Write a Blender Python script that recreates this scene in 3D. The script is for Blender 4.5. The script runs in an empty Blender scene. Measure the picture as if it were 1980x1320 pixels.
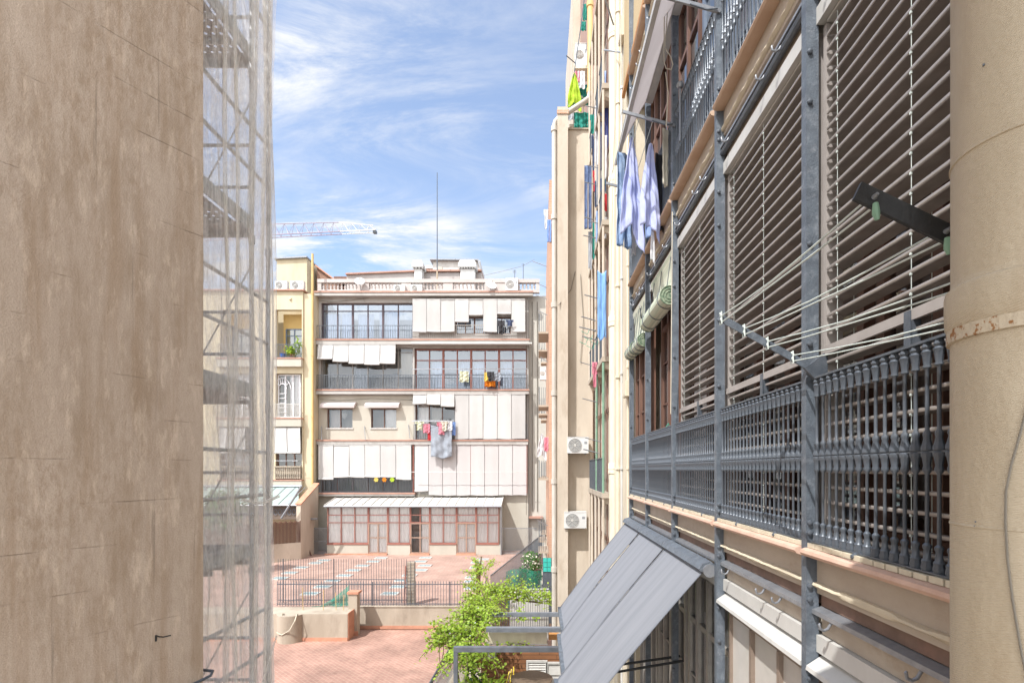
import bpy, math, random
from mathutils import Vector, Matrix
random.seed(7)
sc = bpy.context.scene
COL = sc.collection
H = 7.1                      # height of the camera above the lower terrace
WLOC = {}

# ------------------------------------------------------------------ helpers
class MB:
    def __init__(s): s.v = []; s.f = []
    def quad(s, a, b, c, d):
        n = len(s.v); s.v += [a, b, c, d]; s.f.append((n, n+1, n+2, n+3)); return s
    def tri(s, a, b, c):
        n = len(s.v); s.v += [a, b, c]; s.f.append((n, n+1, n+2)); return s
    def box(s, x0, x1, y0, y1, z0, z1):
        if x0 > x1: x0, x1 = x1, x0
        if y0 > y1: y0, y1 = y1, y0
        if z0 > z1: z0, z1 = z1, z0
        n = len(s.v)
        s.v += [(x0,y0,z0),(x1,y0,z0),(x1,y1,z0),(x0,y1,z0),(x0,y0,z1),(x1,y0,z1),(x1,y1,z1),(x0,y1,z1)]
        for q in ((0,3,2,1),(4,5,6,7),(0,1,5,4),(1,2,6,5),(2,3,7,6),(3,0,4,7)):
            s.f.append(tuple(n+i for i in q))
        return s
    def prism(s, pts, ext):          # polygon (3-D points) extruded by a vector
        n = len(s.v); k = len(pts); e = Vector(ext)
        s.v += [tuple(p) for p in pts] + [tuple(Vector(p)+e) for p in pts]
        s.f.append(tuple(range(n+k-1, n-1, -1))); s.f.append(tuple(range(n+k, n+2*k)))
        for i in range(k):
            j = (i+1) % k
            s.f.append((n+i, n+j, n+k+j, n+k+i))
        return s
    def bar(s, a, b, w, h=None):     # rectangular bar between two points
        a = Vector(a); b = Vector(b); h = h or w
        d = (b-a).normalized()
        up = Vector((0,0,1)) if abs(d.z) < .95 else Vector((0,1,0))
        u = d.cross(up).normalized(); t = u.cross(d)
        p = [a+u*w/2+t*h/2, a-u*w/2+t*h/2, a-u*w/2-t*h/2, a+u*w/2-t*h/2]
        return s.prism(p, b-a)
    def tube(s, pts, r, n=8):
        pts = [Vector(p) for p in pts]; base = len(s.v); m = len(pts); pu = None
        for i, p in enumerate(pts):
            d = (pts[min(i+1, m-1)]-pts[max(i-1, 0)])
            if d.length < 1e-9: d = Vector((0,0,1))
            d.normalize()
            if pu is None:
                up = Vector((0,0,1)) if abs(d.z) < .9 else Vector((0,1,0))
                u = d.cross(up).normalized()
            else:
                u = (pu-d*pu.dot(d)).normalized()
            pu = u; w = d.cross(u)
            rr = r[i] if isinstance(r, (list, tuple)) else r
            for k in range(n):
                a = 2*math.pi*k/n
                s.v.append(tuple(p+u*math.cos(a)*rr+w*math.sin(a)*rr))
        for i in range(m-1):
            for k in range(n):
                j = (k+1) % n
                s.f.append((base+i*n+k, base+i*n+j, base+(i+1)*n+j, base+(i+1)*n+k))
        s.f.append(tuple(base+k for k in range(n-1, -1, -1)))
        s.f.append(tuple(base+(m-1)*n+k for k in range(n)))
        return s
    def lathe(s, prof, cx, cy, n=12):
        base = len(s.v)
        for r, z in prof:
            for k in range(n):
                a = 2*math.pi*k/n
                s.v.append((cx+r*math.cos(a), cy+r*math.sin(a), z))
        for i in range(len(prof)-1):
            for k in range(n):
                j = (k+1) % n
                s.f.append((base+i*n+k, base+i*n+j, base+(i+1)*n+j, base+(i+1)*n+k))
        s.f.append(tuple(base+k for k in range(n-1, -1, -1)))
        s.f.append(tuple(base+(len(prof)-1)*n+k for k in range(n)))
        return s
    def grid(s, fn, nu, nv, mask=None):
        base = len(s.v)
        for i in range(nu+1):
            for j in range(nv+1):
                s.v.append(tuple(fn(i/nu, j/nv)))
        for i in range(nu):
            for j in range(nv):
                if mask and not mask((i+.5)/nu, (j+.5)/nv): continue
                a = base+i*(nv+1)+j
                s.f.append((a, a+nv+1, a+nv+2, a+1))
        return s
    def holes(s, x0, x1, z0, z1, hs, y0, y1):   # slab in XZ with rectangular holes
        zs = sorted({z0, z1, *[min(max(h[2], z0), z1) for h in hs], *[min(max(h[3], z0), z1) for h in hs]})
        for a, b in zip(zs, zs[1:]):
            if b-a < 1e-5: continue
            m = (a+b)/2
            row = sorted([(h[0], h[1]) for h in hs if h[2] < m < h[3]])
            x = x0
            for h0, h1 in row:
                if h0 > x+1e-4: s.box(x, h0, y0, y1, a, b)
                x = max(x, h1)
            if x1 > x+1e-4: s.box(x, x1, y0, y1, a, b)
        return s
    def build(s, name, mat, parent=None, loc=None, smooth=True, ang=38):
        me = bpy.data.meshes.new(name)
        off = WLOC[parent] if parent is not None else Vector(loc) if loc is not None else None
        if off is None:
            xs = [v[0] for v in s.v]; ys = [v[1] for v in s.v]; zs = [v[2] for v in s.v]
            off = Vector(((min(xs)+max(xs))/2, (min(ys)+max(ys))/2, min(zs)))
        ox, oy, oz = off
        me.from_pydata([(a-ox, b-oy, c-oz) for a, b, c in s.v], [], s.f)
        me.validate()
        if smooth:
            me.polygons.foreach_set('use_smooth', [True]*len(me.polygons))
            me.set_sharp_from_angle(angle=math.radians(ang))
        me.materials.append(mat)
        o = bpy.data.objects.new(name, me); COL.objects.link(o)
        if parent is not None: o.parent = parent
        else: o.location = (ox, oy, oz+H)
        WLOC[o] = Vector(off)
        return o

def tag(o, label=None, cat=None, group=None, kind=None):
    if label: o['label'] = label
    if cat: o['category'] = cat
    if group: o['group'] = group
    if kind: o['kind'] = kind
    return o
def thing(name, label, cat, loc, group=None):
    o = bpy.data.objects.new(name, None); COL.objects.link(o)
    o.location = (loc[0], loc[1], loc[2]+H); o.empty_display_size = .1
    WLOC[o] = Vector(loc)
    return tag(o, label, cat, group)
def dup(o, delta, parent=None, label=None, group=None, rotz=None):
    c = o.copy(); COL.objects.link(c)
    if parent is not None:
        c.parent = parent; WLOC[c] = WLOC[parent]
    else:
        c.location = o.location+Vector(delta); WLOC[c] = WLOC[o]+Vector(delta)
        if rotz is not None: c.rotation_euler.z = rotz
    if label: c['label'] = label
    if group: c['group'] = group
    for ch in list(o.children): dup(ch, (0,0,0), c)
    return c
def slide(o, delta):                       # copy of one part under the same thing
    c = o.copy(); COL.objects.link(c); c.location = o.location+Vector(delta); WLOC[c] = WLOC[o]
    return c
def W(px, py, Y): return ((px-1043)/1000*Y, Y, (907-py)/1000*Y)
def wx(px, Y): return (px-1043)/1000*Y
def wz(py, Y): return (907-py)/1000*Y

# ---------------------------------------------------------------- materials
def node_mat(name):
    m = bpy.data.materials.new(name); m.use_nodes = True
    nt = m.node_tree; return m, nt, nt.nodes['Principled BSDF']
def mat(name, c, c2=None, rough=.7, metal=0., scale=3., stretch=(1,1,1), bump=.0, bscale=60., spots=None, spotamt=.5, spotscale=2., detail=6., lo=.35, hi=.65):
    m, nt, b = node_mat(name); N = nt.nodes; L = nt.links
    b.inputs['Roughness'].default_value = rough; b.inputs['Metallic'].default_value = metal
    c2 = c2 or tuple(x*.8 for x in c)
    tc = N.new('ShaderNodeTexCoord'); mp = N.new('ShaderNodeMapping'); mp.inputs['Scale'].default_value = stretch
    L.new(tc.outputs['Object'], mp.inputs['Vector'])
    nz = N.new('ShaderNodeTexNoise'); nz.inputs['Scale'].default_value = scale; nz.inputs['Detail'].default_value = detail; nz.inputs['Roughness'].default_value = .62
    L.new(mp.outputs[0], nz.inputs['Vector'])
    mr = N.new('ShaderNodeMapRange'); mr.inputs[1].default_value = lo; mr.inputs[2].default_value = hi
    L.new(nz.outputs['Fac'], mr.inputs[0])
    mx = N.new('ShaderNodeMix'); mx.data_type = 'RGBA'; mx.inputs[6].default_value = (*c, 1); mx.inputs[7].default_value = (*c2, 1)
    L.new(mr.outputs[0], mx.inputs[0]); out = mx.outputs[2]
    if spots:
        n2 = N.new('ShaderNodeTexNoise'); n2.inputs['Scale'].default_value = spotscale; n2.inputs['Detail'].default_value = 8; n2.inputs['Roughness'].default_value = .7
        L.new(mp.outputs[0], n2.inputs['Vector'])
        r2 = N.new('ShaderNodeMapRange'); r2.inputs[1].default_value = .52; r2.inputs[2].default_value = .68; r2.inputs[4].default_value = spotamt
        L.new(n2.outputs['Fac'], r2.inputs[0])
        m2 = N.new('ShaderNodeMix'); m2.data_type = 'RGBA'; L.new(r2.outputs[0], m2.inputs[0]); L.new(out, m2.inputs[6]); m2.inputs[7].default_value = (*spots, 1); out = m2.outputs[2]
    L.new(out, b.inputs['Base Color'])
    if bump:
        nb = N.new('ShaderNodeTexNoise'); nb.inputs['Scale'].default_value = bscale; nb.inputs['Detail'].default_value = 5
        L.new(tc.outputs['Object'], nb.inputs['Vector'])
        bp = N.new('ShaderNodeBump'); bp.inputs['Strength'].default_value = bump; bp.inputs['Distance'].default_value = .02
        L.new(nb.outputs['Fac'], bp.inputs['Height']); L.new(bp.outputs[0], b.inputs['Normal'])
    m['_out'] = 0
    return m
def pattern_mat(name, c, c2, kind, scale, rough=.7, noise=.25, cm=None, wall=False, bw=.5, rh=.25, mortar=.02, rot=0., bump=.2):
    """brick texture in metres; wall=True maps X/Z (or Y/Z), else X/Y"""
    m, nt, b = node_mat(name); N = nt.nodes; L = nt.links
    b.inputs['Roughness'].default_value = rough
    tc = N.new('ShaderNodeTexCoord'); mp = N.new('ShaderNodeMapping')
    if wall == 'xz': mp.inputs['Rotation'].default_value = (-math.pi/2, 0, 0)
    elif wall == 'yz': mp.inputs['Rotation'].default_value = (-math.pi/2, 0, -math.pi/2)
    else: mp.inputs['Rotation'].default_value = (0, 0, rot)
    L.new(tc.outputs['Object'], mp.inputs['Vector'])
    br = N.new('ShaderNodeTexBrick'); br.inputs['Scale'].default_value = scale
    br.inputs['Color1'].default_value = (*c, 1); br.inputs['Color2'].default_value = (*c2, 1); br.inputs['Mortar'].default_value = (*(cm or tuple(x*.6 for x in c)), 1)
    br.inputs['Brick Width'].default_value = bw; br.inputs['Row Height'].default_value = rh; br.inputs['Mortar Size'].default_value = mortar
    L.new(mp.outputs[0], br.inputs['Vector'])
    nz = N.new('ShaderNodeTexNoise'); nz.inputs['Scale'].default_value = .6; nz.inputs['Detail'].default_value = 8; nz.inputs['Roughness'].default_value = .7
    L.new(tc.outputs['Object'], nz.inputs['Vector'])
    mr = N.new('ShaderNodeMapRange'); mr.inputs[1].default_value = .3; mr.inputs[2].default_value = .7; mr.inputs[3].default_value = 1-noise; mr.inputs[4].default_value = 1+noise
    L.new(nz.outputs['Fac'], mr.inputs[0])
    mx = N.new('ShaderNodeMix'); mx.data_type = 'RGBA'; mx.blend_type = 'MULTIPLY'; mx.inputs[0].default_value = 1
    L.new(br.outputs['Color'], mx.inputs[6]); L.new(mr.outputs[0], mx.inputs[7]); L.new(mx.outputs[2], b.inputs['Base Color'])
    bp = N.new('ShaderNodeBump'); bp.inputs['Strength'].default_value = bump; bp.inputs['Distance'].default_value = .01
    L.new(br.outputs['Fac'], bp.inputs['Height']); bp.invert = True; L.new(bp.outputs[0], b.inputs['Normal'])
    return m
def glass_mat(name, tint=(.55,.6,.65), gloss=.35, rough=.02):
    m, nt, b = node_mat(name); N = nt.nodes; L = nt.links; N.remove(b)
    t = N.new('ShaderNodeBsdfTransparent'); t.inputs[0].default_value = (*tint, 1)
    g = N.new('ShaderNodeBsdfGlossy'); g.inputs['Roughness'].default_value = rough; g.inputs[0].default_value = (.9,.95,1,1)
    fr = N.new('ShaderNodeLayerWeight'); fr.inputs[0].default_value = .35
    mr = N.new('ShaderNodeMapRange'); mr.inputs[3].default_value = gloss; mr.inputs[4].default_value = .95
    L.new(fr.outputs['Fresnel'], mr.inputs[0])
    # slight waviness of old panes
    nz = N.new('ShaderNodeTexNoise'); nz.inputs['Scale'].default_value = 1.3
    tc = N.new('ShaderNodeTexCoord'); L.new(tc.outputs['Object'], nz.inputs['Vector'])
    bp = N.new('ShaderNodeBump'); bp.inputs['Strength'].default_value = .12; bp.inputs['Distance'].default_value = .05
    L.new(nz.outputs['Fac'], bp.inputs['Height']); L.new(bp.outputs[0], g.inputs['Normal'])
    mx = N.new('ShaderNodeMixShader'); L.new(mr.outputs[0], mx.inputs[0]); L.new(t.outputs[0], mx.inputs[1]); L.new(g.outputs[0], mx.inputs[2])
    L.new(mx.outputs[0], N['Material Output'].inputs[0]); return m
def cloth_mat(name, c, trans=.35, c2=None, scale=4., rough=.9, lo=.4, hi=.6, stretch=(1,1,1)):
    m = mat(name, c, c2 or tuple(x*.85 for x in c), rough=rough, scale=scale, bump=.1, bscale=90, lo=lo, hi=hi, stretch=stretch)
    nt = m.node_tree; N = nt.nodes; L = nt.links; b = N['Principled BSDF']
    t = N.new('ShaderNodeBsdfTranslucent'); src = b.inputs['Base Color'].links[0].from_socket; L.new(src, t.inputs[0])
    mx = N.new('ShaderNodeMixShader'); mx.inputs[0].default_value = trans
    L.new(b.outputs[0], mx.inputs[1]); L.new(t.outputs[0], mx.inputs[2]); L.new(mx.outputs[0], N['Material Output'].inputs[0])
    return m
def net_mat(name, c, lo, hi, sx=9., sz=.35, a0=.3, a1=.72):
    m, nt, b = node_mat(name); N = nt.nodes; L = nt.links; N.remove(b)
    tc = N.new('ShaderNodeTexCoord'); mp = N.new('ShaderNodeMapping'); mp.inputs['Scale'].default_value = (sx, sx, sz); L.new(tc.outputs['Object'], mp.inputs['Vector'])
    nz = N.new('ShaderNodeTexNoise'); nz.inputs['Scale'].default_value = 2.2; nz.inputs['Detail'].default_value = 7; nz.inputs['Roughness'].default_value = .65; L.new(mp.outputs[0], nz.inputs['Vector'])
    mr = N.new('ShaderNodeMapRange'); mr.inputs[1].default_value = a0; mr.inputs[2].default_value = a1; mr.inputs[3].default_value = lo; mr.inputs[4].default_value = hi; L.new(nz.outputs['Fac'], mr.inputs[0])
    mpc = N.new('ShaderNodeMapping'); mpc.inputs['Scale'].default_value = (9,9,2.2); mpc.inputs['Rotation'].default_value = (.35,.3,0); L.new(tc.outputs['Object'], mpc.inputs['Vector'])
    nc = N.new('ShaderNodeTexNoise'); nc.inputs['Scale'].default_value = 1.4; nc.inputs['Detail'].default_value = 8; nc.inputs['Roughness'].default_value = .7; nc.inputs['Distortion'].default_value = 1.2; L.new(mpc.outputs[0], nc.inputs['Vector'])
    rc = N.new('ShaderNodeMapRange'); rc.inputs[1].default_value = .4; rc.inputs[2].default_value = .66; rc.inputs[3].default_value = .7; rc.inputs[4].default_value = 1.35; L.new(nc.outputs['Fac'], rc.inputs[0])
    mc = N.new('ShaderNodeMath'); mc.operation = 'MULTIPLY'; L.new(mr.outputs[0], mc.inputs[0]); L.new(rc.outputs[0], mc.inputs[1])
    lw = N.new('ShaderNodeLayerWeight'); lw.inputs[0].default_value = .25           # a woven net closes up when seen edge-on
    ad = N.new('ShaderNodeMath'); ad.operation = 'MULTIPLY_ADD'; L.new(lw.outputs['Facing'], ad.inputs[0]); ad.inputs[1].default_value = .12; L.new(mc.outputs[0], ad.inputs[2]); ad.use_clamp = True
    d = N.new('ShaderNodeBsdfDiffuse'); d.inputs[0].default_value = (*c, 1)
    t2 = N.new('ShaderNodeBsdfTranslucent'); t2.inputs[0].default_value = (*c, 1)
    mm = N.new('ShaderNodeMixShader'); mm.inputs[0].default_value = .5; L.new(d.outputs[0], mm.inputs[1]); L.new(t2.outputs[0], mm.inputs[2])
    t = N.new('ShaderNodeBsdfTransparent')
    mx = N.new('ShaderNodeMixShader'); L.new(ad.outputs[0], mx.inputs[0]); L.new(t.outputs[0], mx.inputs[1]); L.new(mm.outputs[0], mx.inputs[2])
    L.new(mx.outputs[0], N['Material Output'].inputs[0]); return m
def leaf_mat(name, c, c2):
    m = cloth_mat(name, c, .45, c2, scale=9., rough=.5, lo=.36, hi=.64); return m

M = {}
M['cream'] = mat('cream_render', (.62,.55,.42), (.5,.43,.32), rough=.9, scale=1.5, stretch=(1,1,.35), bump=.25, bscale=35, spots=(.36,.3,.22), spotamt=.35)
M['cream_pipe'] = mat('cream_pipe_paint', (.66,.60,.47), (.56,.5,.385), rough=.55, scale=4, stretch=(1,1,.3), bump=.08, spots=(.45,.36,.24), spotamt=.3)
M['old_pipe'] = mat('old_pipe_paint', (.47,.40,.295), (.41,.34,.245), rough=.62, scale=7, stretch=(1,1,.18), bump=.16, bscale=80, spots=(.32,.24,.15), spotamt=.5, spotscale=5)
def ribs(m):
    nt = m.node_tree; N = nt.nodes; L = nt.links; b = N['Principled BSDF']
    tc = N.new('ShaderNodeTexCoord'); mp = N.new('ShaderNodeMapping'); mp.inputs['Rotation'].default_value = (.22, .1, 0); L.new(tc.outputs['Object'], mp.inputs['Vector'])
    wv = N.new('ShaderNodeTexWave'); wv.bands_direction = 'Z'; wv.inputs['Scale'].default_value = 62; wv.inputs['Distortion'].default_value = 3.; wv.inputs['Detail'].default_value = 3; wv.inputs['Detail Scale'].default_value = .4; L.new(mp.outputs[0], wv.inputs['Vector'])
    nz = N.new('ShaderNodeTexNoise'); nz.inputs['Scale'].default_value = 5; L.new(tc.outputs['Object'], nz.inputs['Vector'])
    mu = N.new('ShaderNodeMath'); mu.operation = 'MULTIPLY'; L.new(wv.outputs['Fac'], mu.inputs[0]); L.new(nz.outputs['Fac'], mu.inputs[1])
    bp = N.new('ShaderNodeBump'); bp.inputs['Strength'].default_value = .35; bp.inputs['Distance'].default_value = .004; L.new(mu.outputs[0], bp.inputs['Height'])
    prev = b.inputs['Normal'].links[0].from_socket; L.new(prev, bp.inputs['Normal']); L.new(bp.outputs[0], b.inputs['Normal'])
ribs(M['old_pipe'])
M['rust'] = mat('rusty_clamp', (.47,.40,.30), (.26,.12,.04), rough=.8, scale=48, bump=.3, lo=.53, hi=.57)
M['ochre_pipe'] = mat('ochre_pipe', (.6,.42,.18), (.5,.33,.13), rough=.6, scale=5, stretch=(1,1,.3))
M['grey_pipe'] = mat('grey_pipe', (.5,.47,.42), (.4,.36,.31), rough=.6, scale=5, stretch=(1,1,.3))
M['far_wall'] = mat('pale_render', (.42,.41,.39), (.36,.345,.325), rough=.92, scale=.7, stretch=(1,1,.4), bump=.15, bscale=8, spots=(.25,.235,.21), spotamt=.6, spotscale=1.2)
M['far_wall_warm'] = mat('pale_render_warm', (.455,.43,.37), (.39,.365,.31), rough=.92, scale=.7, stretch=(1,1,.4), bump=.15, bscale=8, spots=(.37,.34,.28), spotamt=.5, spotscale=1.2)
M['grey_wall'] = mat('grey_render', (.50,.48,.43), (.41,.395,.355), rough=.92, scale=.6, stretch=(1,1,.3))
M['mauve_wall'] = mat('mauve_render', (.47,.43,.41), (.4,.365,.35), rough=.9, scale=.8, stretch=(1,1,.5))
M['yellow_wall'] = mat('yellow_render', (.56,.49,.35), (.48,.415,.29), rough=.92, scale=.5, stretch=(1,1,.35), spots=(.42,.34,.21), spotamt=.35, spotscale=1.)
M['loggia'] = mat('ochre_render', (.64,.45,.18), (.58,.4,.16), rough=.9, scale=.6)
M['red_wall'] = mat('rough_red_render', (.38,.25,.2), (.28,.18,.15), rough=.95, scale=4, bump=.5, bscale=14)
M['block_wall'] = mat('weathered_render', (.56,.49,.405), (.46,.395,.32), rough=.92, scale=.9, stretch=(1,1,.35), bump=.2, bscale=12, spots=(.33,.25,.18), spotamt=.55, spotscale=1.4)
M['concrete'] = mat('stained_concrete', (.42,.36,.29), (.33,.28,.22), rough=.95, scale=1.1, stretch=(1,1,.35), bump=.2, bscale=20, spots=(.22,.18,.14), spotamt=.5, spotscale=1.6)
M['terracotta'] = mat('terracotta_trim', (.52,.26,.17), (.42,.2,.13), rough=.8, scale=3)
M['coral'] = mat('coral_tile_edge', (.6,.41,.32), (.5,.32,.24), rough=.7, scale=6, bump=.1)
M['edge_red'] = mat('red_ledge_paint', (.42,.24,.18), (.32,.18,.14), rough=.85, scale=2)
M['iron'] = mat('painted_iron', (.078,.092,.112), (.11,.124,.145), rough=.38, metal=.2, scale=18, bump=.12, bscale=120)
M['post'] = mat('blue_grey_post_paint', (.13,.155,.185), (.085,.1,.122), rough=.5, metal=.1, scale=9, bump=.25, bscale=90, spots=(.3,.32,.35), spotamt=.4, spotscale=14)
M['black'] = mat('black_steel', (.016,.017,.018), (.028,.028,.028), rough=.4, metal=.2, scale=25, bump=.1)
M['galv'] = mat('galvanised_steel', (.3,.31,.33), (.22,.23,.25), rough=.42, metal=.5, scale=14)
M['slat'] = mat('taupe_slat', (.35,.315,.29), (.28,.25,.23), rough=.25, metal=.2, scale=6)
M['guide'] = mat('taupe_guide', (.36,.33,.31), (.3,.27,.25), rough=.5, scale=5)
M['white_metal'] = mat('white_painted_metal', (.54,.53,.505), (.44,.43,.405), rough=.45, scale=3, stretch=(1,1,.4), spots=(.45,.42,.37), spotamt=.35, spotscale=4)
M['white'] = mat('white_plastic', (.62,.62,.61), (.54,.54,.53), rough=.45, scale=3)
M['ac_grille'] = mat('grey_fan_grille', (.3,.31,.32), (.24,.25,.26), rough=.5, scale=30)
M['brown_wood'] = mat('brown_window_wood', (.17,.085,.055), (.11,.055,.04), rough=.55, scale=5, stretch=(1,1,.2))
M['red_frame'] = mat('red_brown_frame', (.3,.12,.09), (.22,.09,.07), rough=.6, scale=4)
M['dark_frame'] = mat('dark_plum_frame', (.075,.045,.055), (.05,.03,.04), rough=.5, scale=4)
M['blue_frame'] = mat('slate_blue_frame', (.16,.2,.27), (.12,.15,.2), rough=.5, scale=4)
M['grey_frame'] = mat('grey_aluminium_frame', (.36,.34,.31), (.28,.26,.24), rough=.45, metal=.2, scale=5)
M['white_frame'] = mat('white_window_frame', (.72,.72,.74), (.62,.62,.64), rough=.5, scale=4)
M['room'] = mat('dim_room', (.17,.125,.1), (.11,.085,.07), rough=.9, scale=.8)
M['room_blue'] = mat('pale_room', (.34,.38,.44), (.25,.28,.33), rough=.9, scale=.8)
M['blind'] = None
M['curtain'] = mat('white_curtain', (.88,.85,.82), (.74,.71,.69), rough=.9, scale=6, stretch=(3,3,.02))
M['glass'] = glass_mat('window_glass', (.95,.95,.95), .06)
M['glass_blue'] = glass_mat('sky_reflecting_glass', (.62,.74,.92), .16)
M['window_brown'] = mat('dull_brown_frame', (.25,.19,.15), (.19,.145,.115), rough=.5, scale=6)
M['door_wood'] = mat('tan_door_wood', (.36,.24,.18), (.3,.2,.15), rough=.55, scale=5)
M['glass_clear'] = glass_mat('clear_glass', (1.,1.,1.), .03)
M['frosted'] = mat('frosted_pane', (.56,.53,.49), (.46,.435,.40), rough=.25, scale=1.5)
M['skylight'] = mat('glass_block', (.3,.42,.45), (.24,.34,.37), rough=.25, scale=8)
M['greenglass'] = mat('green_roof_glazing', (.33,.42,.39), (.25,.33,.31), rough=.3, scale=2)
M['brick_red'] = pattern_mat('brown_brick', (.22,.12,.085), (.28,.16,.11), 'b', 1, wall='xz', bw=.3, rh=.09, mortar=.012)
M['wood_wall'] = pattern_mat('brown_boarding', (.2,.085,.035), (.26,.115,.05), 'b', 1, wall='xz', bw=1.1, rh=.14, mortar=.008, cm=(.05,.025,.015), noise=.35)
M['brick_orange'] = pattern_mat('orange_brick', (.46,.24,.15), (.52,.29,.18), 'b', 1, wall='xz', bw=.3, rh=.08, mortar=.012, cm=(.45,.36,.28))
M['tile'] = pattern_mat('terrace_tile', (.29,.165,.128), (.335,.195,.152), 'b', 1, bw=.28, rh=.14, mortar=.007, cm=(.40,.29,.23), rot=.75, noise=.36, bump=.15)
M['tile_far'] = pattern_mat('far_terrace_tile', (.31,.195,.16), (.355,.23,.188), 'b', 1, bw=.28, rh=.14, mortar=.008, cm=(.43,.33,.27), rot=.75, noise=.26, bump=.1)
M['ground'] = mat('courtyard_ground', (.3,.25,.2), (.22,.19,.15), rough=.95, scale=.3)
M['awning_grey'] = cloth_mat('grey_awning_fabric', (.25,.26,.285), .12, (.195,.205,.23), scale=1.6, lo=.3, hi=.7, stretch=(.35,5,.35))
M['hem'] = cloth_mat('grey_awning_hem', (.19,.2,.225), .08, (.165,.175,.2), scale=3)
M['awning_mauve'] = cloth_mat('pale_awning_fabric', (.62,.56,.55), .3, (.56,.5,.49), scale=1.2)
M['wicker'] = mat('straw_blind', (.5,.39,.23), (.38,.29,.16), rough=.9, scale=40, stretch=(1,1,3))
M['bamboo'] = mat('green_white_bamboo', (.6,.6,.48), (.42,.47,.36), rough=.8, scale=20, stretch=(1,.02,1), lo=.42, hi=.58)
M['bamboo_end'] = mat('green_roll_end', (.07,.13,.08), (.3,.34,.24), rough=.9, scale=30)
M['orange_bar'] = mat('orange_varnished_wood', (.5,.24,.07), (.4,.18,.05), rough=.5, scale=4)
M['rope'] = mat('white_plastic_line', (.62,.68,.64), (.5,.56,.53), rough=.5, scale=30)
M['green_rope'] = mat('green_cord', (.03,.4,.26), (.02,.3,.2), rough=.6, scale=20)
M['scaff'] = mat('scaffold_tube', (.54,.55,.56), (.42,.42,.42), rough=.55, metal=.3, scale=9, spots=(.2,.12,.08), spotamt=.4, spotscale=5)
M['deck'] = mat('perforated_deck', (.27,.21,.17), (.2,.15,.12), rough=.8, scale=5)
M['net'] = net_mat('debris_net', (.95,.94,.92), .27, .7, 8.)
M['net_dense'] = net_mat('bunched_net', (.88,.86,.82), .2, .88, 16., .25)
M['teal_net'] = net_mat('green_shade_net', (.05,.36,.26), .4, .75, 3., 1.5)
M['vine'] = leaf_mat('vine_leaf', (.44,.58,.06), (.2,.34,.035))
M['leaf'] = leaf_mat('dark_leaf', (.1,.22,.05), (.05,.13,.03))
M['stem'] = mat('woody_stem', (.16,.11,.06), (.1,.07,.04), rough=.9, scale=12)
M['pot'] = mat('plant_pot', (.4,.2,.12), (.32,.15,.09), rough=.8, scale=6)
M['blue_pot'] = mat('blue_pot', (.04,.13,.45), rough=.4)
M['turq'] = mat('turquoise_panel', (.04,.45,.38), (.03,.36,.31), rough=.5, scale=3)
M['green_paint'] = mat('sage_green_paint', (.2,.34,.24), (.15,.26,.18), rough=.6, scale=8)
M['crane_red'] = mat('crane_red_paint', (.34,.28,.34), (.3,.24,.29), rough=.5)
M['beam'] = mat('slate_painted_beam', (.2,.22,.25), (.15,.165,.19), rough=.45, metal=.1, scale=4)
M['red_flower'] = mat('red_flower', (.55,.02,.01), (.4,.015,.01), rough=.6)
M['yellow'] = mat('yellow_plastic', (.7,.5,.03), (.6,.42,.02), rough=.5)
M['cable'] = mat('grey_cable', (.2,.18,.15), rough=.6)
M['light_cable'] = mat('pale_cable', (.6,.55,.44), rough=.6)
M['wicker_table'] = mat('brown_table_top', (.24,.17,.12), (.18,.13,.09), rough=.7, scale=30)

def blind_mat(name, c, c2, pitch):
    m, nt, b = node_mat(name); N = nt.nodes; L = nt.links
    b.inputs['Roughness'].default_value = .75
    tc = N.new('ShaderNodeTexCoord')
    wv = N.new('ShaderNodeTexWave'); wv.bands_direction = 'Z'; wv.inputs['Scale'].default_value = .314/pitch*1.0; wv.inputs['Distortion'].default_value = .3
    L.new(tc.outputs['Object'], wv.inputs['Vector'])
    nz = N.new('ShaderNodeTexNoise'); nz.inputs['Scale'].default_value = 1.2; nz.inputs['Detail'].default_value = 6; L.new(tc.outputs['Object'], nz.inputs['Vector'])
    ad = N.new('ShaderNodeMath'); ad.operation = 'MULTIPLY'; L.new(wv.outputs['Fac'], ad.inputs[0]); L.new(nz.outputs['Fac'], ad.inputs[1])
    mx = N.new('ShaderNodeMix'); mx.data_type = 'RGBA'; mx.inputs[6].default_value = (*c, 1); mx.inputs[7].default_value = (*c2, 1); L.new(ad.outputs[0], mx.inputs[0])
    oi = N.new('ShaderNodeObjectInfo'); vr = N.new('ShaderNodeMapRange'); vr.inputs[3].default_value = .86; vr.inputs[4].default_value = 1.04; L.new(oi.outputs['Random'], vr.inputs[0])
    mm = N.new('ShaderNodeMix'); mm.data_type = 'RGBA'; mm.blend_type = 'MULTIPLY'; mm.inputs[0].default_value = 1; L.new(mx.outputs[2], mm.inputs[6]); L.new(vr.outputs[0], mm.inputs[7])
    L.new(mm.outputs[2], b.inputs['Base Color'])
    bp = N.new('ShaderNodeBump'); bp.inputs['Strength'].default_value = .3; bp.inputs['Distance'].default_value = .01; L.new(wv.outputs['Fac'], bp.inputs['Height']); L.new(bp.outputs[0], b.inputs['Normal'])
    return m
M['blind'] = blind_mat('white_slatted_blind', (.49,.485,.475), (.36,.355,.345), .06)
M['blind_mauve'] = blind_mat('mauve_white_screen', (.49,.47,.465), (.41,.39,.39), .06)

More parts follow.
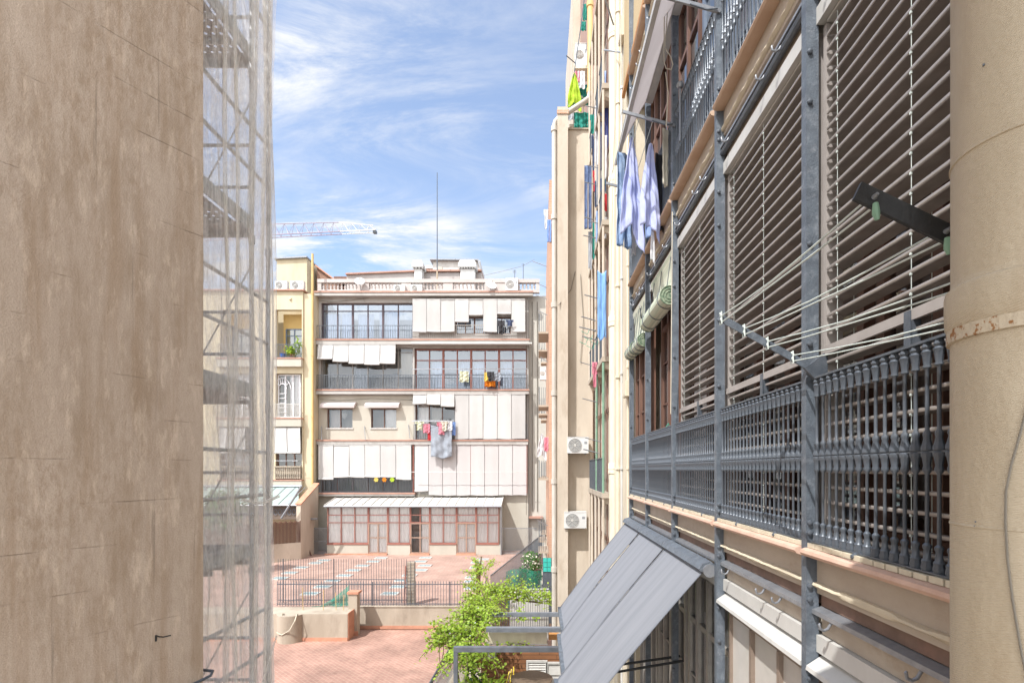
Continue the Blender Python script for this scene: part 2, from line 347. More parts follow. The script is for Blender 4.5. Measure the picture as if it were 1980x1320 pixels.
def plaster():
    m, nt, b = node_mat('weathered_brown_plaster'); N = nt.nodes; L = nt.links
    b.inputs['Roughness'].default_value = .95
    tc = N.new('ShaderNodeTexCoord')
    def noise(scale, st, det=8, ro=.65):
        mp = N.new('ShaderNodeMapping'); mp.inputs['Scale'].default_value = st; L.new(tc.outputs['Object'], mp.inputs['Vector'])
        n = N.new('ShaderNodeTexNoise'); n.inputs['Scale'].default_value = scale; n.inputs['Detail'].default_value = det; n.inputs['Roughness'].default_value = ro
        L.new(mp.outputs[0], n.inputs['Vector']); return n.outputs['Fac']
    def ramp(s, a, b_, lo=0., hi=1.):
        r = N.new('ShaderNodeMapRange'); r.inputs[1].default_value = a; r.inputs[2].default_value = b_; r.inputs[3].default_value = lo; r.inputs[4].default_value = hi; L.new(s, r.inputs[0]); return r.outputs[0]
    def mix(f, a, c):
        x = N.new('ShaderNodeMix'); x.data_type = 'RGBA'; L.new(f, x.inputs[0])
        if isinstance(a, tuple): x.inputs[6].default_value = (*a, 1)
        else: L.new(a, x.inputs[6])
        if isinstance(c, tuple): x.inputs[7].default_value = (*c, 1)
        else: L.new(c, x.inputs[7])
        return x.outputs[2]
    def mul(a, c):
        x = N.new('ShaderNodeMath'); x.operation = 'MULTIPLY'; L.new(a, x.inputs[0]); L.new(c, x.inputs[1]); return x.outputs[0]
    col = mix(ramp(noise(1.1, (1,1,.5)), .3, .7), (.465,.365,.285), (.535,.43,.345))
    col = mix(ramp(noise(5.5, (1,1,.2), 10, .72), .46, .66, 0, .78), col, (.325,.235,.16))          # brown damp patches
    col = mix(ramp(noise(9., (1,1,.05), 5), .5, .7, 0, .6), col, (.35,.24,.155))         # vertical run-off streaks
    col = mix(mul(ramp(noise(.9, (1,1,.6)), .42, .6), ramp(noise(20., (1,1,.35), 8, .75), .46, .6, 0, .6)), col, (.31,.215,.14))
    col = mix(ramp(noise(150., (1,1,.6), 3, .8), .42, .62, 0, .32), col, (.27,.205,.15))     # sandy grain
    col = mix(ramp(noise(16., (1,1,.025), 3), .66, .72, 0, .55), col, (.2,.155,.12))        # thin dark drips
    col = mix(ramp(noise(11., (1,1,.25), 8, .7), .54, .7, 0, .5), col, (.74,.6,.475))        # pale scuffs
    sp = N.new('ShaderNodeSeparateXYZ'); L.new(tc.outputs['Object'], sp.inputs[0])
    # trowelled joints every 36 cm
    wob = noise(1.2, (1,1,1), 2)
    z = N.new('ShaderNodeMath'); z.operation = 'MULTIPLY_ADD'; L.new(wob, z.inputs[0]); z.inputs[1].default_value = .03; L.new(sp.outputs['Z'], z.inputs[2])
    fr = N.new('ShaderNodeMath'); fr.operation = 'PINGPONG'; fr.inputs[1].default_value = .18; L.new(z.outputs[0], fr.inputs[0])
    joint = mul(ramp(fr.outputs[0], .005, .0), ramp(noise(2.2, (1,1,3), 4), .5, .64))
    col = mix(mul(joint, ramp(noise(30, (1,1,1), 2), .3, .6, .2, .6)), col, (.23,.16,.11))
    L.new(col, b.inputs['Base Color'])
    n2 = noise(70, (1,1,1), 6, .7)
    h = N.new('ShaderNodeMath'); h.operation = 'MULTIPLY_ADD'; L.new(joint, h.inputs[0]); h.inputs[1].default_value = -1.2; L.new(n2, h.inputs[2])
    bp = N.new('ShaderNodeBump'); bp.inputs['Strength'].default_value = .75; bp.inputs['Distance'].default_value = .012; L.new(h.outputs[0], bp.inputs['Height']); L.new(bp.outputs[0], b.inputs['Normal'])
    return m
M['plaster'] = plaster()

# perforated deck: real round holes through the plate
def perforate(m, sc_=11.):
    nt = m.node_tree; N = nt.nodes; L = nt.links
    tc = N.new('ShaderNodeTexCoord'); v = N.new('ShaderNodeTexVoronoi'); v.voronoi_dimensions = '2D'; v.inputs['Scale'].default_value = sc_; v.inputs['Randomness'].default_value = 0
    L.new(tc.outputs['Object'], v.inputs['Vector'])
    lt = N.new('ShaderNodeMath'); lt.operation = 'LESS_THAN'; lt.inputs[1].default_value = .2; L.new(v.outputs['Distance'], lt.inputs[0])
    t = N.new('ShaderNodeBsdfTransparent'); mx = N.new('ShaderNodeMixShader')
    L.new(lt.outputs[0], mx.inputs[0]); L.new(N['Principled BSDF'].outputs[0], mx.inputs[1]); L.new(t.outputs[0], mx.inputs[2]); L.new(mx.outputs[0], N['Material Output'].inputs[0])
perforate(M['deck'])

# ================================================================= SETTING
tag(MB().quad((-900,-900,-9.5),(900,-900,-9.5),(900,900,-9.5),(-900,900,-9.5)).build('ground', M['ground'], loc=(0,0,-9.5)), kind='structure')
LT, UT = -7.1, -6.15
tag(MB().prism([(-30,5.2,LT-.6),(-3.1,5.2,LT-.6),(-3.1,22.9,LT-.6),(-30,22.9,LT-.6)], (0,0,.6)).build('lower_terrace', M['tile'], loc=(0,0,LT)), kind='structure')
tag(MB().prism([(-30,23.16,UT-2),(-2.1,23.16,UT-2),(.25,39.3,UT-2),(-30,39.3,UT-2)], (0,0,2)).build('upper_terrace', M['tile_far'], loc=(0,0,UT)), kind='structure')
tag(MB().prism([(-3.1,9,LT-.6),(1.6,9,LT-.6),(1.6,18.4,LT-.6),(-3.1,18.4,LT-.6)], (0,0,.59)).build('patio', M['concrete'], loc=(0,0,LT)), kind='structure')
tag(MB().prism([(-3.1,18.4,LT-.6),(1.6,18.4,LT-.6),(1.6,22.9,LT-.6),(-3.1,22.9,LT-.6)], (0,0,.598)).build('path', M['tile'], loc=(0,0,LT)), kind='structure')

# ---------------------------------------------------- left plaster building
C0 = (-3.25, 5.0)
lb = thing('building', 'tall windowless brown plaster building, stained, filling the left side', 'building', (-6, 3, LT))
MB().prism([(C0[0],C0[1],-9.4),(-7.15,-2.,-9.4),(-14,-2,-9.4),(-14,5.0,-9.4)][::-1], (0,0,16.6)).build('wall', M['plaster'], lb)
MB().prism([(C0[0]+.05,C0[1]+.05,7.2),(-7.1,-2.1,7.2),(-14.1,-2.1,7.2),(-14.1,5.05,7.2)][::-1], (0,0,.12)).build('coping', M['concrete'], lb)
def on_left(px, py):    # point on the plaster face seen at this pixel
    a = (px-1043)/1000
    t = (C0[0]-a*C0[1])/(.557-a); y = C0[1]-t
    return Vector((a*y, y, (907-py)/1000*y))
nrm = Vector((.874,-.487,0))
p = on_left(301, 1228)
hk = MB(); hk.tube([p-nrm*.02, p+nrm*.07, p+nrm*.1+Vector((.01,.01,0)), p+nrm*.1+Vector((.05,.05,.002))], .006, 8); hk.tube([p+nrm*.004+Vector((0,0,.005)), p+nrm*.004-Vector((0,0,.05))], .008, 6)
tag(hk.build('wall_hook', M['black']), 'small black metal hook sticking out of the brown plaster wall', 'hook')
p = on_left(388, 1312); q = Vector((C0[0]+.01, C0[1]+.04, p.z))
cb = MB(); cb.tube([p+nrm*.02-Vector((.25,.45,.06)), p+nrm*.03-Vector((.1,.18,.03)), p+nrm*.03, q+Vector((.035,0,.01)), q+Vector((.02,.06,.03)), q+Vector((-.1,.09,.03))], .014, 8)
tag(cb.build('cable', M['iron']), 'dark cable wrapped round the foot of the brown wall corner', 'cable')

# ---------------------------------------------------------------- scaffold
sf = thing('scaffold', 'steel tube scaffold with perforated decks behind the brown wall', 'scaffold', (-4.6, 6, LT))
SX, SY = -3.6, 6.47
for x, y in ((SX, SY), (SX, 5.32), (SX-2.2, SY), (SX-2.2, 5.32), (SX, 6.86), (SX-2.2, 6.86)):
    m = MB().tube([(x,y,LT), (x,y,9)], .026, 10)
    for z in range(-3, 5): m.tube([(x,y,z*2.07+.75), (x,y,z*2.07+.85)], .036, 10)
    m.build('standard', M['scaff'], sf)
DZ = [-5.3, -3.23, -1.18, .81, 2.88, 4.99, 7.05]
for z in DZ:
    m = MB()
    m.quad((SX-2.2,5.34,z+.06),(SX-.02,5.34,z+.06),(SX-.02,SY-.02,z+.06),(SX-2.2,SY-.02,z+.06))
    m.build('deck', M['deck'], sf)
    m = MB()
    for y in (5.36, 5.72, 6.08, 6.43): m.box(SX-2.2, SX-.02, y-.012, y+.012, z, z+.05)
    for x in (SX-.5, SX-1.1, SX-1.7): m.box(x-.012, x+.012, 5.38, SY-.06, z+.012, z+.045)
    m.build('deck_frame', M['scaff'], sf)
    MB().box(SX-.012, SX+.012, 5.36, SY-.03, z+.09, z+.26).build('toe_board', M['scaff'], sf)
    MB().bar((SX-2.2,SY+.035,z+.17),(SX-.04,SY+.035,z+.17), .022, .13).build('toe_board', M['scaff'], sf)
    for dz in (.85, 1.4):
        MB().tube([(SX,5.32,z+dz),(SX,SY+.4,z+dz)], .022, 8).build('guard_rail', M['scaff'], sf)
    for dz in (.62, 1.14):
        MB().tube([(SX-2.25,SY-.045,z+dz),(SX+.05,SY-.045,z+dz)], .02, 8).build('guard_rail', M['scaff'], sf)
    MB().tube([(SX-.9,SY+.03,z+.15),(SX-.02,SY+.03,z+1.75)], .009, 6).build('brace', M['scaff'], sf)
nt_ = thing('debris_netting', 'translucent white debris netting hung in folds around the scaffold', 'netting', (SX, 6.2, LT))
def fold(a, z, s=1.): return s*(.022*math.sin(a*19+.9*math.sin(z*.7)+.5*math.sin(z*1.9))+.012*math.sin(a*43+z*.8)+.02*math.sin(z*1.5+a*3)+.012*math.sin(z*4.1+a*7)+.008*math.sin(z*7.3-a*13))
def side(u, v):
    y = 5.02+u*1.86; z = LT+v*16.2; pinch = 1-.6*math.exp(-((z+.3)/.22)**2)-.5*math.exp(-((z+4.2)/.3)**2)
    return (SX+.05+fold(y, z)*1.*pinch-.05*(1-pinch), y, z)
MB().grid(side, 90, 130).build('net_sheet', M['net'], nt_, ang=180)
def end(u, v):
    x = SX+.06-u*4.5; z = LT+v*16.2
    return (x+.02*math.sin(z*1.3), 6.88+fold(x*.8+2, z), z)
MB().grid(end, 120, 130).build('net_sheet', M['net'], nt_, ang=180)
for yy, w, nm in ((5.85, .045, 1), (6.0, .015, 5), (6.40, .05, 2), (6.62, .02, 3), (6.82, .05, 6)):
    def gf(u, v, yy=yy, w=w, nm=nm):
        z = LT+v*16.2; a = (u-.5)*2
        return (SX+.07+.02*math.sin(u*9+z*.35+nm)+.015*math.sin(z*1.1+nm), yy+a*w*(1+.5*math.sin(z*.9+nm*2)+.3*math.sin(z*2.3))+.03*math.sin(z*.8+nm), z)
    MB().grid(gf, 10, 80).build('gathered_fold', M['net_dense'], nt_, ang=180)
# tie straps / diagonal tucks low down
m = MB()
m.tube([(SX+.12,5.25,-3.8),(SX+.14,6.0,-3.3),(SX+.12,6.85,-2.2)], .012, 6); m.build('tie_strap', M['net_dense'], nt_); m = MB(); m.tube([(SX+.12,6.9,-.36),(SX+.16,6.4,-.42),(SX+.1,6.1,-.36)], .02, 6)
m.build('tie_strap', M['net_dense'], nt_)

# ------------------------------------------------- parapets and fences
Yp = 23.0
pw = thing('parapet_wall', 'long stained concrete wall with terracotta skirting at the terrace step', 'wall', (-7, Yp, LT))
MB().box(wx(690,Yp), -2.0, Yp, Yp+.17, LT, -6.12).build('wall', M['concrete'], pw)
MB().box(wx(690,Yp), -3.1, Yp-.02, Yp-.003, LT, LT+.16).build('skirting', M['terracotta'], pw)
MB().box(wx(690,Yp), -2.0, Yp-.03, Yp+.2, -6.117, -6.08).build('coping', M['concrete'], pw)
pl = thing('parapet_wall', 'lower grey concrete planter wall left of the concrete pillar, with hose', 'wall', (-10.5, 21.6, LT))
xl = wx(672, 21.4)
MB().box(-22, xl, 21.4, 22.5, LT, -5.98).build('wall', M['concrete'], pl)
m = MB(); m.lathe([(.55,LT),(.55,-5.985)], wx(562,21.5), 21.55, 20); m.build('rounded_end', M['concrete'], pl)
MB().box(-22, xl+.003, 21.38, 21.397, LT, LT+.15).build('skirting', M['terracotta'], pl)
MB().box(xl+.004, xl+.03, 21.42, 22.5, LT, -5.95).build('end_tiles', M['terracotta'], pl)
pp = thing('pillar', 'square weathered concrete pillar at the end of the terrace wall', 'pillar', (wx(684,22.2),22.2,LT))
m = MB().box(wx(675,22.2), wx(692,22.2), 22.1, 22.45, LT, wz(1147,22.2)); m.build('shaft', M['concrete'], pp)
MB().box(wx(673,22.2), wx(695,22.2), 22.05, 22.5, wz(1147,22.2)+.001, wz(1144,22.2)+.03).build('cap', M['terracotta'], pp)
MB().box(wx(674,22.2), wx(694,22.2), 22.06, 22.099, LT, LT+.2).build('skirting', M['terracotta'], pp)
Yh = 21.3
m = MB(); m.tube([W(537,1230,Yh),W(541,1226,Yh),W(546,1215,Yh),W(545,1195,Yh),W(547,1186,Yh-.1),W(552,1186,21.8)], .022, 6)
m.tube([W(534,1222,Yh-.3),W(545,1227,Yh-.3),W(560,1218,Yh-.35),W(570,1200,Yh-.3),W(574,1187,Yh-.1),W(576,1185,21.8)], .022, 6)
tag(m.build('hose', M['light_cable']), 'cream garden hose looped over the grey planter wall', 'hose')

Yf = 23.1
f1 = thing('iron_fence', 'low rusty iron fence with spear tops along the terrace wall', 'fence', (-8, Yf, -6.1))
xa, xb = wx(536,Yf), wx(938,Yf)
m = MB(); m.tube([(0,0,0)]*1+[(0,0,.001)], .001, 3) if False else None
b0 = MB(); zt = wz(1122, Yf)
b0.box(xa-.009, xa+.009, Yf-.009, Yf+.009, -6.1, zt-.12); b0.lathe([(.01,zt-.12),(.026,zt-.1),(.01,zt-.08),(.018,zt-.06),(.003,zt)], xa, Yf, 6)
bar0 = b0.build('bar', M['iron'], f1)
n = 76
for i in range(1, n): slide(bar0, ((xb-xa)*i/(n-1), 0, 0))
for z in (-6.0, zt-.16): MB().box(xa, xb, Yf-.006, Yf+.006, z-.02, z+.02).build('rail', M['iron'], f1)
for px in (645, 720, 870): MB().box(wx(px,Yf)-.02, wx(px,Yf)+.02, Yf+.012, Yf+.05, -6.1, zt-.05).build('post', M['iron'], f1)
Yg = 23.9
f2 = thing('iron_fence', 'tall plain iron bar fence on the far terrace, left of the mesh pillar', 'fence', (-9, Yg, UT))
xa, xb = wx(538,Yg), wx(786,Yg); zt = wz(1080, Yg)
bar0 = MB().box(xa-.008, xa+.008, Yg-.008, Yg+.008, UT, zt).build('bar', M['iron'], f2)
n = 52
for i in range(1, n): slide(bar0, ((xb-xa)*i/(n-1), 0, 0))
for z in (UT+.12, zt-.95): MB().box(xa, xb, Yg-.006, Yg+.006, z-.018, z+.018).build('rail', M['iron'], f2)
for px in (547, 645): MB().box(wx(px,Yg)-.02, wx(px,Yg)+.02, Yg+.01, Yg+.05, UT, zt).build('post', M['iron'], f2)
Yq = 23.5
mp_ = thing('pillar', 'narrow grey mesh-wrapped pillar standing behind the iron fence', 'pillar', (wx(794,Yq),Yq,-6.1))
m = MB().box(wx(788,Yq), wx(802,Yq), Yq-.1, Yq+.14, UT, wz(1086,Yq)); m.build('shaft', M['concrete'], mp_)
m = MB()
for i in range(14):
    z = UT+.1+i*.145; m.bar((wx(787,Yq),Yq-.13,z),(wx(803,Yq),Yq-.13,z+.03), .012)
for px in (787, 795, 803): m.bar((wx(px,Yq),Yq-.13,UT),(wx(px,Yq),Yq-.13,wz(1083,Yq)), .014)
m.build('wire_mesh', M['iron'], mp_)
MB().bar((wx(784,Yq),Yq-.2,UT),(wx(786,Yq),Yq-.15,wz(1092,Yq)), .05).build('prop', M['red_frame'], mp_)

gn = MB(); Yn = 22.6
def gnet(u, v):
    x0, x1 = wx(602,Yn), wx(674,Yn); x = x0+(x1-x0)*u; top = wz(1176,Yn)+(wz(1134,Yn)-wz(1176,Yn))*max(0,(u*1.05))**1.5
    return (x, Yn+.05*math.sin(u*15)+.04*math.sin(v*7), -5.98+(top+5.98)*v)
tag(gn.grid(gnet, 24, 12).build('shade_net', M['teal_net']), 'triangle of green shade net tied to the iron fence', 'net')
pb = MB().box(-22, wx(668,22.2), 22.56, 22.66, -6.4, wz(1176,22.6)); tag(pb.build('planter_edge', M['grey_wall']), 'long pale cement upstand behind the planter wall', 'wall')
for i, px in enumerate((586, 625, 650, 664)):
    m = MB().tube([W(px,1187,22.0), W(px+(1 if i % 2 else -1), 1135+i*5, 22.0)], .014, 6)
    tag(m.build('stake', M['ochre_pipe']), 'thin yellow cane stake standing in the planter wall', 'stake', 'cane stakes in the planter')

sk0 = None
c6 = lambda x, y: (520+.293*x, 1040+.293*y)
sk = [[(740,132,80),(365,147,70),(310,165,75),(690,155,80),(620,183,85),(215,195,85),(560,213,95),(140,230,95),(500,248,95),(75,265,90),(425,281,105),(355,322,115),(275,367,120)],
      [(1035,130,80),(1000,155,80),(1030,182,90),(1000,212,85),(930,246,100),(880,280,100),(855,322,105),(800,367,110)],
      [(1410,140,70),(1375,162,80),(1370,195,80),(1345,260,85),(1340,288,90),(1345,332,95)]]
names = ['pale blue glass-block skylight with white rim in the left group on the far terrace', 'pale blue glass-block skylight with white rim in the middle row on the far terrace', 'pale blue glass-block skylight with white rim in the right row on the far terrace']
for gi, g in enumerate(sk):
    for cx, cy, w in g:
        px, py = c6(cx, cy); Y = 6.15/(py-907)*1000; x = wx(px, Y); hw, hd = .42, .3
        if sk0 is None:
            sk0 = thing('skylight', names[gi], 'skylight', (x, Y, UT))
            m = MB(); m.box(x-hw,x+hw,Y-hd,Y-hd+.07,UT-.02,UT+.04); m.box(x-hw,x+hw,Y+hd-.07,Y+hd,UT-.02,UT+.04); m.box(x-hw,x-hw+.07,Y-hd+.07,Y+hd-.07,UT-.02,UT+.04); m.box(x+hw-.07,x+hw,Y-hd+.07,Y+hd-.07,UT-.02,UT+.04)
            m.build('rim', M['white_metal'], sk0)
            m = MB()
            for i in range(4):
                for j in range(2): m.box(x-.35+i*.175+.008, x-.35+(i+1)*.175-.008, Y-.23+j*.23+.008, Y-.23+(j+1)*.23-.008, UT-.01, UT+.03)
            m.build('glass_blocks', M['skylight'], sk0); sk0['group'] = 'glass-block skylights of the terrace, group %s' % ['left', 'middle', 'right'][gi]; s0p = Vector((x, Y, 0))
        else:
            dup(sk0, Vector((x, Y, 0))-s0p, None, names[gi], 'glass-block skylights of the terrace, group %s' % ['left', 'middle', 'right'][gi])

# ============================================================ FAR BUILDING
YF = 39.5; S = .28283*.0395
def X(c): return (c*.28283-523)*.0395
def Z(c): return (507-.28283*c)*.0395
def Z5(c): return Z(c+1202)
def cbox(m, c0, c1, r0, r1, d0, d1): return m.box(X(c0), X(c1), YF-d0, YF-d1, Z(r1), Z(r0))
fb = thing('apartment_building', 'pale grey five-storey apartment block facing across the terrace', 'building', (X(1060), YF, UT))
H_ = lambda a, b, c, d: (X(a), X(b), Z(d), Z(c))
holes = [H_(355,985,655,915), H_(1278,1655,752,868), H_(355,985,960,1252), H_(995,1765,965,1252), H_(398,572,1377,1512), H_(698,872,1377,1512), H_(1000,1275,1290,1590), H_(355,985,1632,1950)]
m = MB().holes(X(340), X(1775), UT, Z(600), holes, YF, YF+.35)
m.box(X(340), X(1775), YF+1.6, YF+11, UT, Z(600)); m.box(X(340), X(340)+.3, YF+.35, YF+1.6, UT, Z(600)); m.box(X(1775)-.3, X(1775), YF+.35, YF+1.6, UT, Z(600))
for r in (915, 1252, 1592, 1955): m.box(X(340)+.3, X(1775)-.3, YF+.35, YF+1.6, Z(r+25), Z(r))
m.build('wall', M['far_wall'], fb)
# warmer render of the lower left and ground floor, a skin 3 mm proud
m = MB().holes(X(343), X(992), Z5(395), Z5(88), [H_(398,572,1377,1512), H_(698,872,1377,1512)], YF-.004, YF-.03); m.holes(X(343), X(1772), UT, Z5(762), [], YF-.004, YF-.03); m.build('wall_skin', M['far_wall_warm'], fb)
def ledge(c0, c1, r0, r1, d, red=True):
    cbox(MB(), c0, c1, r0+10, r1, -.001, d).build('ledge', M['far_wall'], fb)
    if red: cbox(MB(), c0-3, c1+3, r0, r0+9.7, -.001, d+.05).build('ledge_trim', M['edge_red'], fb)
ledge(320, 1805, 592, 622, .55); ledge(336, 1780, 913, 948, .5); ledge(338, 1778, 1252, 1284, .5); ledge(342, 1772, 1592, 1625, .45); ledge(342, 1005, 1950, 1972, .45)
cbox(MB(), 990, 1800, 945, 956, .5, .95).build('awning_case', M['white_metal'], fb)
# balustrade of the roof
m = MB(); cbox(m, 340, 1850, 500, 524, -.15, .25)
ops = [(365,610),(690,910),(975,1195),(1260,1475),(1620,1825)]
x = 340
for a, b in ops: cbox(m, x, a, 524, 592, -.1, .2); x = b
cbox(m, x, 1850, 524, 592, -.1, .2)
cbox(m, 340, 1850, 572, 591.5, -.12, .22)
m.build('roof_parapet', M['mauve_wall'], fb)
bal = None
for a, b in ops:
    k = int((b-a)/24)
    for i in range(k):
        c = X(a)+(X(b)-X(a))*(i+.5)/k
        if bal is None:
            zb, zt = Z(572), Z(524); h = zt-zb
            bal = MB().lathe([(.09,zb),(.09,zb+.1*h),(.05,zb+.2*h),(.1,zb+.45*h),(.05,zb+.75*h),(.045,zb+.85*h),(.085,zb+.93*h),(.085,zt)], c, YF-.05, 8).build('baluster', M['mauve_wall'], fb); c0 = c
        else: slide(bal, (c-c0, 0, 0))

def window(parent, x0, x1, z0, z1, y, cols, trans=None, fm='dark_frame', glass='glass', fw=.07, depth=.08, mull=None, bars=None):
    """frame with panes; facade at y facing -Y"""
    m = MB(); m.box(x0,x1,y,y+depth,z0,z0+fw); m.box(x0,x1,y,y+depth,z1-fw,z1); m.box(x0,x0+fw,y,y+depth,z0+fw,z1-fw); m.box(x1-fw,x1,y,y+depth,z0+fw,z1-fw)
    for i in range(1, cols):
        c = x0+(x1-x0)*i/cols; w = fw*(1. if (mull and i % mull == 0) else .55); m.box(c-w, c+w, y-.01 if (mull and i % mull == 0) else y+.005, y+depth, z0+fw, z1-fw)
    for t in (trans or []): m.box(x0+fw, x1-fw, y+.012, y+depth-.01, t-fw*.45, t+fw*.45)
    f = m.build('window_frame', M[fm], parent)
    MB().quad((x0+fw,y+depth*.5,z0+fw),(x1-fw,y+depth*.5,z0+fw),(x1-fw,y+depth*.5,z1-fw),(x0+fw,y+depth*.5,z1-fw)).build('pane', M[glass], f)
    return f
def curtain(parent, x0, x1, z0, z1, y, mt='curtain', amp=.05, n=None):
    k = n or max(12, int((x1-x0)*16))
    MB().grid(lambda u, v: (x0+(x1-x0)*u, y+amp*math.sin(u*(x1-x0)*22+.4*math.sin(v*3)), z0+(z1-z0)*v), k, 3).build('curtain', M[mt], parent, ang=180)
def railing(parent, x0, x1, z0, z1, y, n, mt='iron', r=.012):
    m = MB()
    for i in range(n+1):
        x = x0+(x1-x0)*i/n; m.box(x-r, x+r, y-r, y+r, z0, z1)
    m.box(x0, x1, y-.02, y+.02, z1, z1+.04); m.box(x0, x1, y-.015, y+.015, z0+.05, z0+.08)
    return m.build('railing', M[mt], parent)
def blind(parent, c0, c1, r0, r1, d=.32, mt='blind', tilt=0., roll=True, slack=.02):
    x0, x1 = X(c0+1.5), X(c1-1.5); zt, zb = Z(r0), Z(r1); ph = random.random()*6
    def fn(u, v, dy=0):
        z = zt+(zb-zt)*v; return (x0+(x1-x0)*u, YF-d-tilt*v-slack*math.sin(v*4+ph)-.008*math.sin(u*9+ph)+dy, z+.025*math.sin(u*3+ph)*v)
    m = MB(); m.grid(fn, 6, 12); m.grid(lambda u, v: fn(1-u, v, .02), 6, 12)
    if roll:
        a = Vector(fn(0,1)); b = Vector(fn(1,1)); m.tube([a+Vector((0,.01,0)), (a+b)/2+Vector((0,.01,-.015)), b+Vector((0,.01,0))], .07, 8)
    m.box(x0, x1, YF-d-.03, YF-d+.04, zt, zt+.05)
    return m.build('blind', M[mt], parent)

# floor 5
window(fb, X(358), X(983), Z(913), Z(657), YF+.2, 6, [Z(707)], 'dark_frame', 'glass_blue', .075, .1, 2)
curtain(fb, X(365), X(470), Z(910), Z(715), YF+.6); curtain(fb, X(478), X(560), Z(910), Z(715), YF+.6); curtain(fb, X(590), X(700), Z(910), Z(715), YF+.65); curtain(fb, X(740), X(880), Z(910), Z(700), YF+.6)
railing(fb, X(345), X(985), Z(913), Z(823), YF-.42, 40, 'iron', .009)
for i, (r1) in enumerate((863, 862, 862, 795, 750, 862, 742, 862)):
    blind(fb, 992+i*95.3, 992+(i+1)*95.3, 648, r1, .5)
window(fb, X(1280), X(1653), Z(866), Z(754), YF+.12, 6, None, 'brown_wood', 'glass_blue', .06, .08, 2)
railing(fb, X(992), X(1755), Z(913), Z(820), YF-.4, 54, 'grey_frame', .011)
# floor 4
for i, r1 in enumerate((1047, 1065, 1078, 1085, 1078)):
    blind(fb, 352+i*105.5, 352+(i+1)*105.5, 955, r1, .5, tilt=.12)
window(fb, X(357), X(983), Z(1250), Z(962), YF+.2, 6, [Z(990)], 'grey_frame', 'glass', .06, .1)
curtain(fb, X(880), X(980), Z(1150), Z(990), YF+.5, 'grey_wall', .01); curtain(fb, X(565), X(665), Z(1250), Z(1090), YF+.6, 'room_blue', .02)
railing(fb, X(345), X(985), Z(1250), Z(1157), YF-.42, 60, 'iron', .013)
window(fb, X(998), X(1763), Z(1250), Z(968), YF+.18, 8, [Z(1045)], 'red_frame', 'glass_blue', .08, .12, 2)
for a, b in ((1100,1180),(1290,1370),(1385,1475),(1580,1660)): curtain(fb, X(a), X(b), Z(1250), Z(1050), YF+.6)
railing(fb, X(990), X(1770), Z(1250), Z(1157), YF-.42, 74, 'iron', .013)
for i in range(3): MB().tube([(X(992), YF-.75-.12*i, Z(1120+i*4)), (X(1770), YF-.75-.12*i, Z(1117+i*4))], .012, 5).build('washing_line', M['galv'], fb)
# floor 3
for a in (398, 698):
    f = window(fb, X(a), X(a+174), Z5(310), Z5(175), YF+.16, 2, None, 'brown_wood', 'glass', .06, .1)
    cbox(MB(), a-5, a+179, 1510, 1518, -.2, .1).build('window_sill', M['white_metal'], fb)
    m = MB(); x0, x1 = X(a-30), X(a+202); z0, z1 = Z5(175), Z5(130)
    m.prism([(x0,YF+.001,z1),(x0,YF-.3,z1-.12),(x0,YF-.55,z0+.2),(x0,YF-.55,z0),(x0,YF-.5,z0),(x0,YF+.001,z1-.08)], (x1-x0,0,0)); m.build('awning', M['awning_mauve'], fb)
    m = MB(); m.lathe([(.02,Z5(240)),(.2,Z5(225)),(.28,Z5(205)),(.2,Z5(190)),(.02,Z5(180))], X(a+90), YF+.9, 12); m.build('lamp_globe', M['white'], f)
curtain(fb, X(402), X(470), Z5(310), Z5(180), YF+.6, 'mauve_wall', .02); curtain(fb, X(790), X(868), Z5(310), Z5(180), YF+.34, 'white', .005)
for i, r1 in enumerate((148, 152, 165)): blind(fb, 996+i*94, 996+(i+1)*94, 1288, 1202+r1, .5, tilt=.15)
window(fb, X(1002), X(1273), Z5(388), Z5(92), YF+.2, 3, None, 'brown_wood', 'glass', .07, .1)
curtain(fb, X(1010), X(1085), Z5(380), Z5(100), YF+.6); curtain(fb, X(1100), X(1180), Z5(380), Z5(100), YF+.7, 'grey_wall', .02)
for i in range(5): blind(fb, 1278+i*95.5, 1278+(i+1)*95.5, 1287, 1587, .5, roll=False)
railing(fb, X(1000), X(1765), Z5(395), Z5(290), YF-.42, 70, 'iron', .013)
for i in range(4): MB().tube([(X(996), YF-.6-.14*i, Z5(262+i*3)), (X(1280), YF-.6-.14*i, Z5(262+i*3))], .012, 5).build('washing_line', M['galv'], fb)
# floor 2
for i in range(6): blind(fb, 355+i*105, 355+(i+1)*105, 1632, 1202+(655 if i in (0,5) else 640), .5)
window(fb, X(357), X(983), Z5(748), Z5(435), YF+.2, 6, None, 'brown_wood', 'glass', .06, .1)
railing(fb, X(345), X(990), Z5(748), Z5(655), YF-.42, 62, 'iron', .013)
for i in range(8): blind(fb, 1003+i*95, 1003+(i+1)*95, 1629, 1202+(735 if i == 0 else 766), .38, 'blind_mauve', roll=(i == 0), slack=.008)
for a in (993, 1383, 1762): cbox(MB(), a-5, a+5, 1625, 1955, .2, .36).build('screen_post', M['red_frame'], fb)
MB().tube([(X(990), YF-.95, Z5(608)), (X(1765), YF-.95, Z5(608))], .02, 6).build('washing_line', M['white_metal'], fb)
